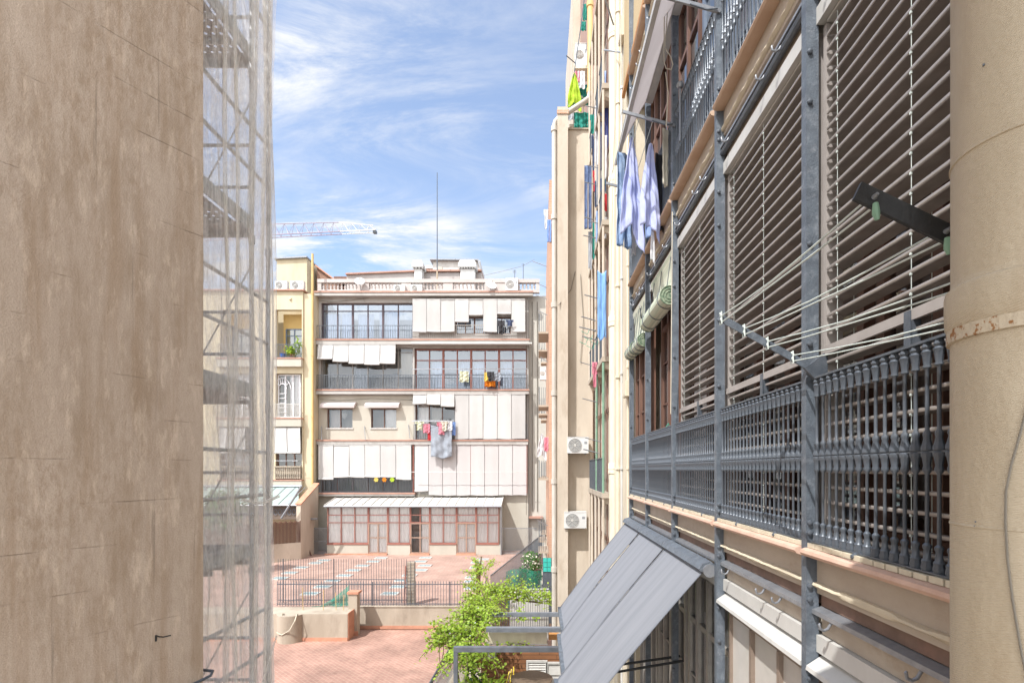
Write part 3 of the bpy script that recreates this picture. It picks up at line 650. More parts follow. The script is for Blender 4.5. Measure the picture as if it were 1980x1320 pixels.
# inclined poles leaning on the facade (cloth-line arms)
for a, r in ((362,297),(655,297),(955,288)):
    MB().tube([(X(a), YF-.05, Z5(r)), (X(a+25), YF-.7, Z5(r+95))], .025, 6).build('clothesline_bracket', M['galv'], fb)
MB().tube([(X(345),YF-.03,Z(640)),(X(430),YF-.06,Z(652)),(X(560),YF-.06,Z(640)),(X(710),YF-.05,Z(618))], .016, 5).build('cable', M['cable'], fb)
MB().tube([(X(345),YF-.06,Z5(112)),(X(480),YF-.06,Z5(122)),(X(700),YF-.06,Z5(108)),(X(985),YF-.06,Z5(118))], .012, 5).build('cable', M['cable'], fb)
MB().tube([(X(640),YF-.06,Z(598)),(X(655),YF-.06,Z(650))], .012, 5).build('cable', M['cable'], fb)
MB().tube([(X(1758),YF-.03,Z(640)),(X(1762),YF-.04,Z(1250)),(X(1760),YF-.03,Z5(900))], .02, 5).build('cable', M['cable'], fb)
# dark side strip right of the block
sb = thing('apartment_building', 'narrow grey windowless wall set back beside the pale block', 'building', (X(1830), YF+1, UT))
MB().box(X(1775)+.02, X(1905), YF+.36, YF+8, UT-2, Z(598)).build('wall', M['grey_wall'], sb)
for c in (1800, 1835): MB().tube([(X(c), YF+.3, Z(640)), (X(c), YF+.3, Z5(880))], .03, 6).build('cable', M['cable'], sb)
MB().box(X(1775)+.02, X(1872), YF-.2, YF+.355, Z5(925), Z5(912)).build('ledge', M['edge_red'], sb)

# ground-floor glazed extension
YE = 37.3
def XE(c): return (c*.28283-523)*YE/1000
def ZE(c5): return (507-.28283*(c5+1202))*YE/1000
ge = thing('glazed_extension', 'ground-floor sunroom with red-brown frames and white metal roof', 'extension', (XE(985), YE, UT))
doors = [(677,811),(965,1099),(1281,1416)]
x = 397
for a, b in doors+[(1583,1583)]:
    MB().box(XE(x), XE(a), YE, YE+.2, UT, ZE(1105)).build('base_wall', M['far_wall_warm'], ge); x = b
m = MB(); m.box(XE(397), XE(397)+.15, YE+.2, YF-.01, UT, ZE(1105)); m.box(XE(1583)-.15, XE(1583), YE+.2, YF-.01, UT, ZE(845)); m.build('end_wall', M['far_wall_warm'], ge)
x = 397; segs = []
for a, b in doors+[(1573,1583)]:
    MB().box(XE(x)-.03, XE(a)+.0, YE-.04, YE+.24, ZE(1105)+.001, ZE(1098)).build('window_sill', M['red_frame'], ge)
    segs.append((x, a)); x = b
cols = [3, 2, 2, 2]
for (a, b), k in zip(segs, cols):
    window(ge, XE(a), XE(b), ZE(1098)+.002, ZE(846), YE+.06, k, [ZE(903), ZE(955)], 'red_frame', 'glass_clear', .06, .08)
    curtain(ge, XE(a)+.05, XE(b)-.05, ZE(1095), ZE(850), YE+.17, 'curtain', .018)
for i, (a, b) in enumerate(doors):
    window(ge, XE(a)+.01, XE(b)-.01, ZE(957), ZE(846), YE+.06, 1 if i != 1 else 2, [ZE(903)], 'red_frame', 'glass_clear', .06, .08)
    d = window(ge, XE(a)+.01, XE(b)-.01, UT+.1, ZE(958), YE+.05, 2, [ZE(1058)], 'door_wood', 'glass_clear', .07, .08); d.name = 'door'
    if i == 1:
        curtain(ge, XE(1040), XE(b), UT+.1, ZE(850), YE+.17, 'curtain', .018)
        MB().box(XE(968), XE(1030), YE+.5, YE+.55, UT+.1, ZE(850)).build('fly_screen', M['room'], ge)
    else: curtain(ge, XE(a)+.05, XE(b)-.05, UT+.1, ZE(850), YE+.17, 'curtain', .018)
    MB().box(XE(a), XE(b), YE-.25, YE+.04, UT, UT+.09).build('door_step', M['terracotta'], ge)
m = MB()
x0, x1 = XE(383), XE(1592); yf, yb = YE-.16, YF-.02; zf, zb = ZE(842), Z5(783)
m.prism([(x0,yf,zf),(x0,yb,zb),(x0,yb,zb+.06),(x0,yf,zf+.06)], (x1-x0,0,0)); rf = m.build('roof', M['white_metal'], ge)
m = MB()
for i in range(20):
    x = x0+(x1-x0)*i/19; x = min(max(x, x0+.03), x1-.03); m.prism([(x-.025,yf-.003,zf+.06),(x-.025,yb,zb+.06),(x-.025,yb,zb+.12),(x-.025,yf-.003,zf+.12)], (.05,0,0))
m.build('roof_rib', M['white_metal'], rf)
MB().tube([(x0,yf-.04,zf-.01),(x1,yf-.04,zf-.01)], .06, 8).build('gutter', M['galv'], rf)
MB().tube([(XE(1588),YE-.05,zf),(XE(1588),YE-.05,UT)], .05, 8).build('downpipe', M['galv'], ge)
MB().box(XE(390)-.1, XE(677), YE-.03, YE-.003, UT, UT+.1).build('skirting', M['terracotta'], ge)

X0_, Z0_ = X, Z
K_ = (YF+2.6)/YF
X = lambda c: X0_(c)*K_
Z = lambda c: Z0_(c)*K_
# rooftop: sheds, chimneys, dishes, air conditioners, mast
rs = thing('rooftop_shed', 'low mauve roof storey with white penthouse behind the balustrade', 'building', (X(990), YF+4, Z(500)))
m = MB().box(X(535), X(1455), YF+2.5, YF+7, Z0_(600), Z(452)); m.build('wall', M['mauve_wall'], rs)
MB().prism([(X(532),YF+2.3,Z(461)),(X(1010),YF+2.3,Z(440)),(X(1455),YF+2.3,Z(436)),(X(1455),YF+2.3,Z(446)),(X(1010),YF+2.3,Z(450)),(X(532),YF+2.3,Z(470))][::-1], (0,4,0)).build('roof_edge', M['edge_red'], rs)
MB().box(X(1115), X(1440), YF+3, YF+6.5, Z(451), Z(352)).build('penthouse', M['white_metal'], rs)
MB().prism([(X(1097),YF+2.7,Z(350)),(X(1432),YF+2.7,Z(352)),(X(1455),YF+2.7,Z(438)),(X(1446),YF+2.7,Z(438)),(X(1425),YF+2.7,Z(360)),(X(1097),YF+2.7,Z(357))][::-1], (0,4.2,0)).build('penthouse_roof', M['galv'], rs)
MB().box(X(1145), X(1180), YF+2.95, YF+2.998, Z(428), Z(396)).build('vent', M['grey_wall'], rs)
K_ = (YF+1.2)/YF
for (a, b, lab) in ((980,1055,'small white chimney with domed cap on the roof'), (1296,1416,'wide white chimney with slotted cap beside the penthouse')):
    ch = thing('chimney', lab, 'chimney', (X((a+b)/2), YF+1.6, Z(500)))
    MB().box(X(a+12), X(b-12), YF+1.3, YF+2.1, Z0_(598), Z(420)).build('stack', M['white'], ch)
    m = MB().box(X(a), X(b), YF+1.1, YF+2.3, Z(412), Z(385)); m.prism([(X(a),YF+1.1,Z(385)),(X(b),YF+1.1,Z(385)),(X(b-12),YF+1.1,Z(366)),(X(a+12),YF+1.1,Z(366))], (0,1.2,0))
    k = int((b-a)/20)
    for i in range(k+1):
        c = a+6+(b-a-12)*i/k; m.box(X(c-3), X(c+3), YF+1.15, YF+1.25, Z(421), Z(412))
    m.build('cap', M['white'], ch)
K_ = (YF+4.3)/YF
dm = MB().lathe([(.9,Z(440)),(.85,Z(425)),(.6,Z(412)),(.05,Z(406))], X(1095), YF+4.5, 16); tag(dm.build('roof_dome', M['white']), 'small white dome between chimney and penthouse on the roof', 'roof dome')
K_ = (YF+1.3)/YF
ms = thing('antenna_mast', 'tall thin mast rising from the pale block roof', 'antenna', (X(1152), YF+1.2, Z0_(598)))
MB().tube([(X(1152),YF+1.2,Z0_(598)),(X(1152),YF+1.2,Z(440))], .06, 8).build('rusty_base', M['rust'], ms)
MB().tube([(X(1152),YF+1.2,Z(440)),(X(1152),YF+1.2,wz(334,YF+1.2))], [.045,.028], 8).build('pole', M['iron'], ms)
for c, top in ((1680,424),(1738,382)):
    a = thing('antenna', 'small rooftop aerial with short crossbar' if c == 1680 else 'plain thin rooftop aerial pole, taller one near the corner', 'antenna', (X(c),YF+1.5,Z0_(598)))
    MB().tube([(X(c),YF+1.5,Z0_(598)),(X(c),YF+1.5,Z(top))], .025, 6).build('pole', M['iron'], a)
    m = MB()
    for k in range(3 if c == 1680 else 1): m.tube([(X(c-14),YF+1.5,Z(top+4+k*7)),(X(c+10),YF+1.5,Z(top+4+k*7))], .012, 5)
    m.build('crossbar', M['iron'], a)
m = MB().tube([(X(1440),YF+2,Z(452)),(X(1600),YF+1.5,Z(432)),(X(1738),YF+1.5,Z(396)),(X(1815),YF+1.,Z(370))], .014, 5); tag(m.build('cable', M['cable']), 'thin cable sagging between rooftop aerials', 'cable')

X, Z = X0_, Z0_
def dish(cx, cy, rx, ry, lab, rot):
    d = thing('satellite_dish', lab, 'satellite dish', (X(cx), YF-.5, Z(cy)))
    r = ry*S; m = MB()
    R = Matrix.Rotation(rot, 3, 'Z') @ Matrix.Rotation(math.radians(62), 3, 'X')
    def fn(u, v):
        a = u*2*math.pi; q = Vector((r*v*math.cos(a), r*v*math.sin(a), .22*r*v*v)); q = R @ q; return q+Vector((X(cx), YF-.55, Z(cy)))
    m.grid(fn, 20, 5); m.grid(lambda u, v: Vector(fn(1-u, v))+Vector((0,.02,0)), 20, 5); m.build('reflector', M['white'], d)
    c = Vector((X(cx), YF-.55, Z(cy))); nvec = R @ Vector((0,0,1))
    MB().tube([c+R @ Vector((0,-r,.2*r)), c+nvec*r*.9], .018, 6).tube([c+nvec*r*.85, c+nvec*r*1.0], .05, 8).build('feed_arm', M['grey_frame'], d)
    MB().tube([c-nvec*.05, c+Vector((0,.2,-.3)), c+Vector((0,.25,Z(590)-Z(cy)))], .03, 6).build('mount', M['galv'], d)
dish(637, 530, 26, 33, 'smaller round satellite dish at the left of the balustrade', .25)
dish(1519, 553, 30, 39, 'larger tilted satellite dish near the right end of the balustrade', .5)

def ac(name_label, x0, x1, z0, z1, y, dep=.35, group=None, face=-1):
    """outdoor air-conditioner unit, fan grille facing -Y"""
    o = thing('air_conditioner', name_label, 'air conditioner', ((x0+x1)/2, y+dep/2, z0), group)
    w, h = x1-x0, z1-z0
    m = MB().box(x0,x1,y,y+dep,z0+.04*h,z1); m.box(x0-.01*w,x1+.01*w,y-.01,y+dep+.01,z1,z1+.03*h); m.build('casing', M['white'], o)
    m = MB(); cx = x0+.36*w; cz = z0+.52*h; r = min(.4*h,.33*w)
    for k in range(5):
        rr = r*(k+1)/5
        pts = [(cx+rr*math.cos(a*math.pi/12), y-.012, cz+rr*math.sin(a*math.pi/12)) for a in range(25)]
        m.tube(pts, .009*max(.6, h/.6), 4)
    for k in range(8):
        a = k*math.pi/4; m.tube([(cx,y-.014,cz),(cx+r*math.cos(a),y-.014,cz+r*math.sin(a))], .006*max(.6, h/.6), 4)
    m.tube([(cx,y-.02,cz),(cx,y-.004,cz)], r*.18, 10)
    m.build('fan_grille', M['white_metal'], o)
    MB().tube([(cx,y-.001,cz),(cx,y-.003,cz)], r*1.02, 24).build('fan_opening', M['ac_grille'], o)
    m = MB()
    for xx in (x0+.12*w, x1-.12*w): m.box(xx-.02*w, xx+.02*w, y+.02, y+dep+.12, z0-.02*h, z0+.04*h)
    m.build('bracket', M['galv'], o)
    MB().box(x1-.2*w, x1-.06*w, y-.004, y-.001, z0+.6*h, z0+.75*h).build('label_plate', M['ac_grille'], o)
    return o
ac('white air conditioner on the balustrade ledge, left of a close pair', X(864), X(940), Z(596), Z(549), YF-.5)
ac('white air conditioner on the balustrade ledge, right of a close pair', X(978), X(1056), Z(596), Z(548), YF-.5)
ac('large square white air conditioner at the right end of the roof balustrade', X(1620), X(1704), Z(588), Z(505), YF-.5)

# ===================================================== YELLOW BUILDING (left)
YY = 38.5
def XL(c): return (c*.28283-523)*YY/1000
def ZL(c): return (507-.28283*c)*YY/1000
yb_ = thing('apartment_building', 'warm yellow apartment block with recessed balconies, left of the pale block', 'building', (XL(0), YY, UT))
logs = [(45,225),(-330,-110),(-700,-480)]
hs = []
for a, b in logs:
    hs += [(XL(a),XL(b),ZL(1035),ZL(702)), (XL(a),XL(b),ZL(1440),ZL(1137)), (XL(a),XL(b),ZL(1862),ZL(1505))]
m = MB().holes(XL(-1500), XL(232), UT-3, ZL(575), hs, YY, YY+.4); m.box(XL(-1500), XL(232), YY+1.7, YY+9, UT-3, ZL(575))
for r in (1040, 1445, 1868): m.box(XL(-1500), XL(232), YY+.4, YY+1.7, ZL(r+12), ZL(r))
m.build('wall', M['yellow_wall'], yb_)
m = MB(); m.box(XL(232)+.002, XL(300), YY+.12, YY+9, UT-3, ZL(590)); m.build('side_wall', M['yellow_wall'], yb_)
MB().box(XL(-1500), XL(245), YY-.18, YY+.6, ZL(576), ZL(567)).build('parapet_trim', M['edge_red'], yb_)
for a, b in logs:
    for r, dd in ((1035,.35),(1442,.4),(1862,.3)):
        MB().box(XL(a-12), XL(b+10), YY-dd, YY+.4, ZL(r+9), ZL(r)).build('balcony_slab', M['edge_red'], yb_)
        MB().box(XL(a-10), XL(b+8), YY-dd+.04, YY-.002, ZL(r+60), ZL(r+9.2)).build('balcony_fascia', M['far_wall_warm'], yb_)
    MB().box(XL(a), XL(b), YY+1.2, YY+1.69, ZL(1035), ZL(702)).build('loggia_back', M['loggia'], yb_)
    window(yb_, XL(a+20), XL(a+142), ZL(1033), ZL(806), YY+1.1, 2, [ZL(855)], 'blue_frame', 'glass_blue', .07, .09)
    railing(yb_, XL(a), XL(b), ZL(1035), ZL(948), YY-.3, 18, 'iron', .01)
    f = window(yb_, XL(a+2), XL(b-22), ZL(1440), ZL(1140), YY+.3, 3, None, 'white_frame', 'glass', .09, .12)
    m = MB()
    c = XL(a+35); zc = ZL(1240)
    for rr in (.3, .62): m.tube([(c+rr*math.cos(t*math.pi/10), YY+.27, zc+rr*1.3*math.sin(t*math.pi/10)) for t in range(11)], .03, 5)
    for t in (2, 4, 5, 6, 8): m.tube([(c+.3*math.cos(t*math.pi/10), YY+.27, zc+.39*math.sin(t*math.pi/10)),(c+.62*math.cos(t*math.pi/10), YY+.27, zc+.8*math.sin(t*math.pi/10))], .022, 5)
    for q in range(1, 6): m.box(XL(a+10), XL(a+62), YY+.26, YY+.29, ZL(1240+q*32)-.02, ZL(1240+q*32)+.02)
    m.build('glazing_bars', M['white_frame'], f)
    curtain(yb_, XL(a+75), XL(b-25), ZL(1440), ZL(1145), YY+.6)
    railing(yb_, XL(a-10), XL(b), ZL(1442), ZL(1352), YY-.35, 24, 'white_metal', .012)
    window(yb_, XL(a+5), XL(b-2), ZL(1860), ZL(1510), YY+.2, 3, None, 'brown_wood', 'glass', .07, .1)
    for k in range(2):
        x0 = XL(a+4+k*88); x1 = XL(a+88+k*92)
        mm = MB(); mm.grid(lambda u, v: (x0+(x1-x0)*u, YY-.25-.03*math.sin(v*5+u), ZL(1508)+(ZL(1677)-ZL(1508))*v), 5, 10); mm.tube([(x0,YY-.25,ZL(1680)),(x1,YY-.25,ZL(1680))], .07, 8); mm.build('blind', M['blind'], yb_)
    mm = MB(); k = 14
    for i in range(k):
        x = XL(a)+(XL(b)-XL(a))*(i+.5)/k
        mm.lathe([(.06,ZL(1855)),(.03,ZL(1835)),(.075,ZL(1815)),(.035,ZL(1790)),(.06,ZL(1778))], x, YY-.15, 7)
    mm.box(XL(a), XL(b), YY-.24, YY-.06, ZL(1778), ZL(1770)); mm.build('balustrade', M['concrete'], yb_)
    MB().tube([(XL(a), YY-.6, ZL(1735)),(XL(b), YY-.6, ZL(1735))], .015, 5).build('washing_line', M['galv'], yb_)
MB().lathe([(.02,ZL(642)),(.1,ZL(635)),(.1,ZL(625)),(.02,ZL(618))], XL(148), YY-.02, 10).build('wall_rosette', M['yellow_wall'], yb_)
X1_, Z1_ = XL, ZL
XL = lambda c: X1_(c)*(YY+2.6)/YY
ZL = lambda c: Z1_(c)*(YY+2.6)/YY
# roof structures of the yellow block
rb = thing('rooftop_shed', 'small yellow stair-head box on the yellow block roof', 'building', (XL(180), YY+3, ZL(505)))
MB().prism([(XL(80),YY+2,Z1_(577)),(XL(283),YY+2,Z1_(577)),(XL(283),YY+2,ZL(372)),(XL(80),YY+2,ZL(382))][::-1], (0,4,0)).build('wall', M['yellow_wall'], rb)
MB().prism([(XL(66),YY+1.8,ZL(383)),(XL(288),YY+1.8,ZL(372)),(XL(288),YY+1.8,ZL(362)),(XL(66),YY+1.8,ZL(374))][::-1], (0,4.4,0)).build('roof', M['galv'], rb)
rb2 = thing('rooftop_shed', 'brown sloping-roofed lean-to beside the ochre pipe on the roof', 'building', (XL(370), YY+4, ZL(505)))
MB().prism([(XL(312),YY+3,Z1_(577)),(XL(450),YY+3,Z1_(577)),(XL(450),YY+3,ZL(505)),(XL(312),YY+3,ZL(395))][::-1], (0,4,0)).build('wall', M['brick_red'], rb2)
MB().prism([(XL(308),YY+2.8,ZL(396)),(XL(455),YY+2.8,ZL(505)),(XL(455),YY+2.8,ZL(495)),(XL(308),YY+2.8,ZL(386))][::-1], (0,4.4,0)).build('roof', M['terracotta'], rb2)
rb3 = thing('roof_pergola', 'small roof terrace pergola with dark flat cover behind the balustrade', 'pergola', (XL(510), YY+5, ZL(500)))
MB().box(XL(395), XL(608), YY+4, YY+7, ZL(446), ZL(430)).build('cover', M['brown_wood'], rb3)
for c in (420, 520, 598): MB().box(XL(c)-.05, XL(c)+.05, YY+4.1, YY+4.2, Z1_(600), ZL(446)).build('post', M['brown_wood'], rb3)
MB().box(XL(330), XL(395), YY+6, YY+7, Z1_(600), ZL(402)).build('stack', M['concrete'], rb3)
XL, ZL = X1_, Z1_
for k, (a, b) in enumerate(((45,128),(150,240))):
    ac(['white air conditioner on the yellow block parapet, beside the netting', 'white air conditioner on the yellow block parapet, nearer the ochre pipe'][k], XL(a), XL(b), ZL(566), ZL(510), YY-.1)
op = thing('drainpipe', 'tall ochre drainpipe between the yellow block and the pale block', 'drainpipe', (XL(300), YY-.1, UT))
m = MB().tube([(XL(300),YY-.05,UT),(XL(300),YY-.05,ZL(322))], .085, 10)
for r in (600, 1020, 1440, 1700): m.tube([(XL(300),YY-.05,ZL(r)),(XL(300),YY-.05,ZL(r-14))], .11, 10)
m.build('pipe', M['ochre_pipe'], op)
gw = thing('wall', 'dark recessed wall in the gap between yellow and pale blocks', 'wall', (XL(325), YF+.6, UT)); MB().box(XL(295), X(345), YF+.62, YF+5, UT-2, Z(600)).build('face', M['grey_wall'], gw)
# conservatory and garden walls at its foot
cv = thing('conservatory', 'green-glazed lean-to conservatory at the foot of the yellow block', 'conservatory', (XL(0), YY-2, UT))
y0, y1 = YY-2.6, YY-.25
def XC(c, y): return (c*.28283-523)*y/1000
def ZC(c5, y): return (507-.28283*(c5+1202))*y/1000
m = MB(); xr = XC(205,y0); xr2 = XC(228,y1)
m.quad((XL(-700),y0,ZC(833,y0)),(xr,y0,ZC(833,y0)),(xr2-.3,y1,ZC(715,y1)),(XL(-700),y1,ZC(715,y1))); m.quad((XL(-700),y0,ZC(833,y0)+.03),(XL(-700),y1,ZC(715,y1)+.03),(xr2-.3,y1,ZC(715,y1)+.03),(xr,y0,ZC(833,y0)+.03)); m.build('glass_roof', M['greenglass'], cv)
m = MB()
for i in range(12):
    x = xr-i*.72; m.bar((x,y0,ZC(833,y0)+.04),(x+.12,y1,ZC(715,y1)+.04), .05)
m.tube([(XL(-700),y0,ZC(836,y0)),(xr,y0,ZC(836,y0))], .05, 6); m.tube([(XL(-700),y1,ZC(705,y1)),(xr2,y1,ZC(705,y1))], .09, 8); m.build('roof_bars', M['galv'], cv)
MB().box(XL(-700), xr-.1, y0+.3, y0+.35, ZC(935,y0), ZC(836,y0)).build('dark_glazing', M['room'], cv)
m = MB()
for i in range(22):
    x = xr-.15-i*.32; m.tube([(x+.12*math.cos(t*.6), y0+.25, ZC(885,y0)+.2*math.sin(t*.6)) for t in range(11)], .015, 4)
m.build('scroll_grille', M['blue_frame'], cv)
MB().tube([(XC(222,y0-1),y0-1.,ZC(705,y0-1)),(XC(85,y0-1),y0-1.,ZC(925,y0-1))], .07, 8).build('awning_arm', M['galv'], cv)
MB().prism([(xr+.05,y0-.5,UT),(xr+.05,y1,UT),(xr+.05,y1,ZC(715,y1)+.25),(xr+.05,y0-.5,ZC(840,y0)+.1)], (.3,0,0)).build('side_wall', M['block_wall'], cv)
MB().prism([(xr-.02,y0-.55,ZC(840,y0)+.11),(xr-.02,y1,ZC(715,y1)+.26),(xr-.02,y1,ZC(715,y1)+.34),(xr-.02,y0-.55,ZC(840,y0)+.19)], (.44,0,0)).build('verge', M['terracotta'], cv)
gwl = thing('garden_wall', 'pinkish terrace wall carrying a brown reed fence, below the conservatory', 'wall', (XL(100), 34, UT))
a = W(530,1078,31.0); b = W(582,1060,35.4)
def vwall(m, a, b, z0, z1a, z1b, t=.2):
    a = Vector(a); b = Vector(b); d = (b-a); n = Vector((-d.y, d.x, 0)).normalized()*t
    m.prism([(a.x,a.y,z0),(b.x,b.y,z0),(b.x,b.y,z1b),(a.x,a.y,z1a)], n); return m
a0 = Vector((a[0]-6, a[1]-2.0, 0)); b0_ = Vector((b[0], b[1], 0))
vwall(MB(), a0, b0_, UT, wz(1078,31)+.6, wz(1048,35.4)).build('wall', M['block_wall'], gwl)
m = MB(); d = b0_-a0; nn = int(d.length/.09)
for i in range(nn):
    p = a0+d*(i/nn); z0 = wz(1078,31)+.6+(wz(1048,35.4)-wz(1078,31)-.6)*i/nn
    m.box(p.x-.03, p.x+.03, p.y+.03, p.y+.07, z0, z0+1.45+.05*math.sin(i*1.7))
m.build('reed_fence', M['brown_wood'], gwl)
ig = thing('iron_gate', 'grey iron bar gate in the gap left of the sunroom', 'gate', (XE(300), YE+.2, UT))
m = MB(); xa_, xb_ = XE(215), XE(392)
for i in range(26): x = xa_+(xb_-xa_)*i/25; m.box(x-.012,x+.012,YE+.2,YE+.224,UT,ZE(990))
for z in (UT+.1, ZE(995), ZE(1085)): m.box(xa_,xb_,YE+.195,YE+.23,z-.02,z+.02)
m.build('bars', M['galv'], ig)
MB().tube([(XE(195),YE-.3,ZE(930)),(XE(345),YE-.3,ZE(926))], .07, 8).build('top_tube', M['galv'], ig)
MB().tube([(XE(245),YE-.5,ZE(1000)),(XE(310),YE-.5,UT)], .05, 6).build('prop', M['brown_wood'], ig)
ig2 = thing('iron_gate', 'pale iron bar fence between the sunroom and the slanting railing', 'fence', (XE(1690), YE+.2, UT))
m = MB(); xa_, xb_ = XE(1588), XE(1830)
for i in range(32): x = xa_+(xb_-xa_)*i/31; m.box(x-.01,x+.01,YE+.2,YE+.22,UT,ZE(990))
for z in (UT+.1, ZE(995)): m.box(xa_,xb_,YE+.195,YE+.225,z-.02,z+.02)
m.build('bars', M['galv'], ig2)

# -------------------------------------------------------------------- crane
cr = thing('tower_crane', 'red and white lattice crane jib far beyond the roofs', 'crane', (-88, 120, -9.4))
Yc = 120.; m1 = MB(); m2 = MB()
def cp(px, py, dy=0): return Vector(W(px, py, Yc))+Vector((0,dy,0))
n = 11; bot = lambda t: (540+t*188, 456-t*9); top = lambda t: (540+t*182, 433-3*min(t/.65,1)+max(0,(t-.65))*18)
def jib(m, t0, t1, k):
    for dy in (-.7, .7): m.tube([cp(*bot(t0), dy), cp(*bot(t1), dy)], .11, 5)
    m.tube([cp(*top(t0)), cp(*top(t1))], .1, 5)
    for i in range(k):
        t = t0+(t1-t0)*i/k; tm = t0+(t1-t0)*(i+.5)/k; te = t0+(t1-t0)*(i+1)/k
        for dy in (-.7, .7): m.tube([cp(*bot(t), dy), cp(*top(tm)), cp(*bot(te), dy)], .06, 4)
jib(m1, -1.25, .63, 18); m1.build('jib', M['crane_red'], cr); jib(m2, .632, 1., 4); m2.build('jib_tip', M['white'], cr)
MB().box(*(sorted((cp(722,440).x, cp(728,440).x))), Yc-.5, Yc+.5, cp(0,451).z, cp(0,446).z).build('end_block', M['iron'], cr)
m = MB(); mx_ = cp(*bot(-1.25)).x
for dx in (-.8, .8):
    for dy in (-.8, .8): m.tube([(mx_+dx,Yc+dy,-9.4),(mx_+dx,Yc+dy,cp(0,400).z)], .12, 5)
for i in range(34):
    z = -9.4+i*2; m.tube([(mx_-.8,Yc-.8,z),(mx_+.8,Yc-.8,z+2)], .07, 4)
m.build('mast', M['crane_red'], cr)

# ----------------------------------------------------------------- laundry
CLM = {}
def cm(name, c, t=.35, c2=None, **k):
    if name not in CLM: CLM[name] = cloth_mat('cloth_'+name, c, t, c2, **k)
    return CLM[name]
cm('white', (.78,.78,.8)); cm('grey', (.5,.52,.56)); cm('denim', (.16,.25,.42), .1, (.3,.4,.56), scale=7); cm('navy', (.05,.07,.14), .1); cm('darkdenim', (.07,.1,.2), .1, (.12,.17,.3), scale=7); cm('black', (.03,.03,.035), .05); cm('lightblue', (.42,.56,.85)); cm('blue', (.25,.4,.75)); cm('skyblue', (.3,.55,.9))
cm('pink', (.75,.28,.36)); cm('red', (.6,.05,.06)); cm('orange', (.8,.28,.02)); cm('yellow', (.8,.62,.15)); cm('lime', (.5,.68,.05)); cm('slate', (.4,.44,.5)); cm('cream', (.72,.68,.58)); cm('floral', (.75,.74,.66), .3, (.55,.6,.35), scale=14); cm('indigo', (.07,.09,.3)); cm('magenta', (.5,.06,.2)); cm('teal', (.03,.3,.24)); cm('periwinkle', (.50,.56,.88), .4, (.76,.79,.93), scale=1.6, lo=.3, hi=.7)  # periwinkle: white shirt cloth with its blue shadow tint mixed into the colour
def garment(kind, px, py0, py1, wpx, Y, cl, name, label, cat, ang=0., group=None, seed=None, x=None, pinch=None):
    rnd = random.Random(seed if seed is not None else label); ph = rnd.random()*6
    cx = wx(px, Y) if x is None else x; zt, zb = wz(py0, Y), wz(py1, Y); w = wpx*Y/1000/max(.25, math.cos(ang)); h = zt-zb
    ca, sa = math.cos(ang), math.sin(ang); amp = min(.09*w, .07)
    def fn(u, v):
        a = u-.5; ww = w
        if kind == 'point': ww = w*(.1+.9*min(1, v*1.5)**.8)
        if pinch: ww *= 1-pinch*(1-v)
        sag = (.05*h*(4*a*a-1)) if kind == 'sheet' else 0
        s = a*ww; off = amp*(.35+.65*v)*(math.sin(u*11+ph+1.3*v)+.5*math.sin(u*23+ph*2-2*v)+.35*math.sin(v*17+u*9+ph)+.25*math.sin(v*29-u*16+ph*3))
        zz = zt-h*v+sag*(1-v)+(.03*h*math.sin(u*7+ph)*v if kind != 'trousers' else 0)
        if kind == 'point': zz -= .22*h*abs(a)*2*v*(1.2 if a > 0 else .3)
        return (cx+s*ca-off*sa, Y+s*sa+off*ca, zz)
    mask = None
    if kind == 'trousers': mask = lambda u, v: v < .28 or abs(u-.5) > .03
    if kind == 'shirt': mask = lambda u, v: abs(u-.5) < .3 or v < .42+.1*math.sin(ph)
    if kind == 'top': mask = lambda u, v: abs(u-.5) < .34 or v < .3
    m = MB().grid(fn, 22, 30, mask)
    o = m.build(name, CLM[cl], ang=75)
    md = o.modifiers.new('thickness', 'SOLIDIFY'); md.thickness = .006; md.offset = 0
    return tag(o, label, cat, group)
F = 'laundry on the far facade'
def g4(kind, cx0, cx1, r0, r1, d, cl, name, label, cat, **k):
    Y = YF-d; px0 = 520+.28283*cx0; px1 = 520+.28283*cx1; return garment(kind, (px0+px1)/2, 400+.28283*r0, 400+.28283*r1, px1-px0, Y, cl, name, label, cat, group=F, **k)
g4('towel', 1305, 1365, 1122, 1196, .8, 'floral', 'towel', 'white towel with yellow-green print on the fourth-floor line', 'towel')
g4('towel', 1472, 1515, 1130, 1190, .85, 'yellow', 'towel', 'amber towel hung beside the black shirt on the fourth floor', 'towel')
g4('shirt', 1490, 1540, 1126, 1190, .95, 'black', 'shirt', 'black shirt above the orange cloth on the fourth floor', 'shirt')
g4('towel', 1532, 1586, 1130, 1190, .8, 'slate', 'towel', 'grey-mauve towel right of the black shirt', 'towel')
g4('towel', 1476, 1548, 1187, 1228, .75, 'orange', 'towel', 'bright orange cloth over the fourth-floor railing', 'towel')
g4('shirt', 1562, 1612, 775, 868, .75, 'black', 'shirt', 'black garment hanging at the top-floor blinds gap', 'shirt')
g4('shirt', 1620, 1672, 772, 815, .75, 'navy', 'shirt', 'short navy garment right of the black one, top floor', 'shirt')
g4('top', 1000, 1060, 1462, 1525, .8, 'floral', 'shirt', 'white patterned shirt at the left end of the third-floor line', 'shirt')
g4('towel', 1055, 1102, 1482, 1545, .75, 'pink', 'towel', 'pink towel beside the white patterned shirt', 'towel')
g4('towel', 1085, 1108, 1530, 1595, .7, 'red', 'towel', 'narrow red cloth below the pink towel', 'towel')
g4('sheet', 1106, 1252, 1490, 1712, .8, 'slate', 'bed_sheet', 'large grey-blue bed sheet hanging down from the third floor', 'sheet')
g4('top', 1148, 1210, 1470, 1555, .92, 'pink', 'shirt', 'pink top hung in front of the grey-blue sheet', 'shirt')
g4('top', 1175, 1225, 1462, 1530, .98, 'cream', 'shirt', 'cream top overlapping the pink one', 'shirt')
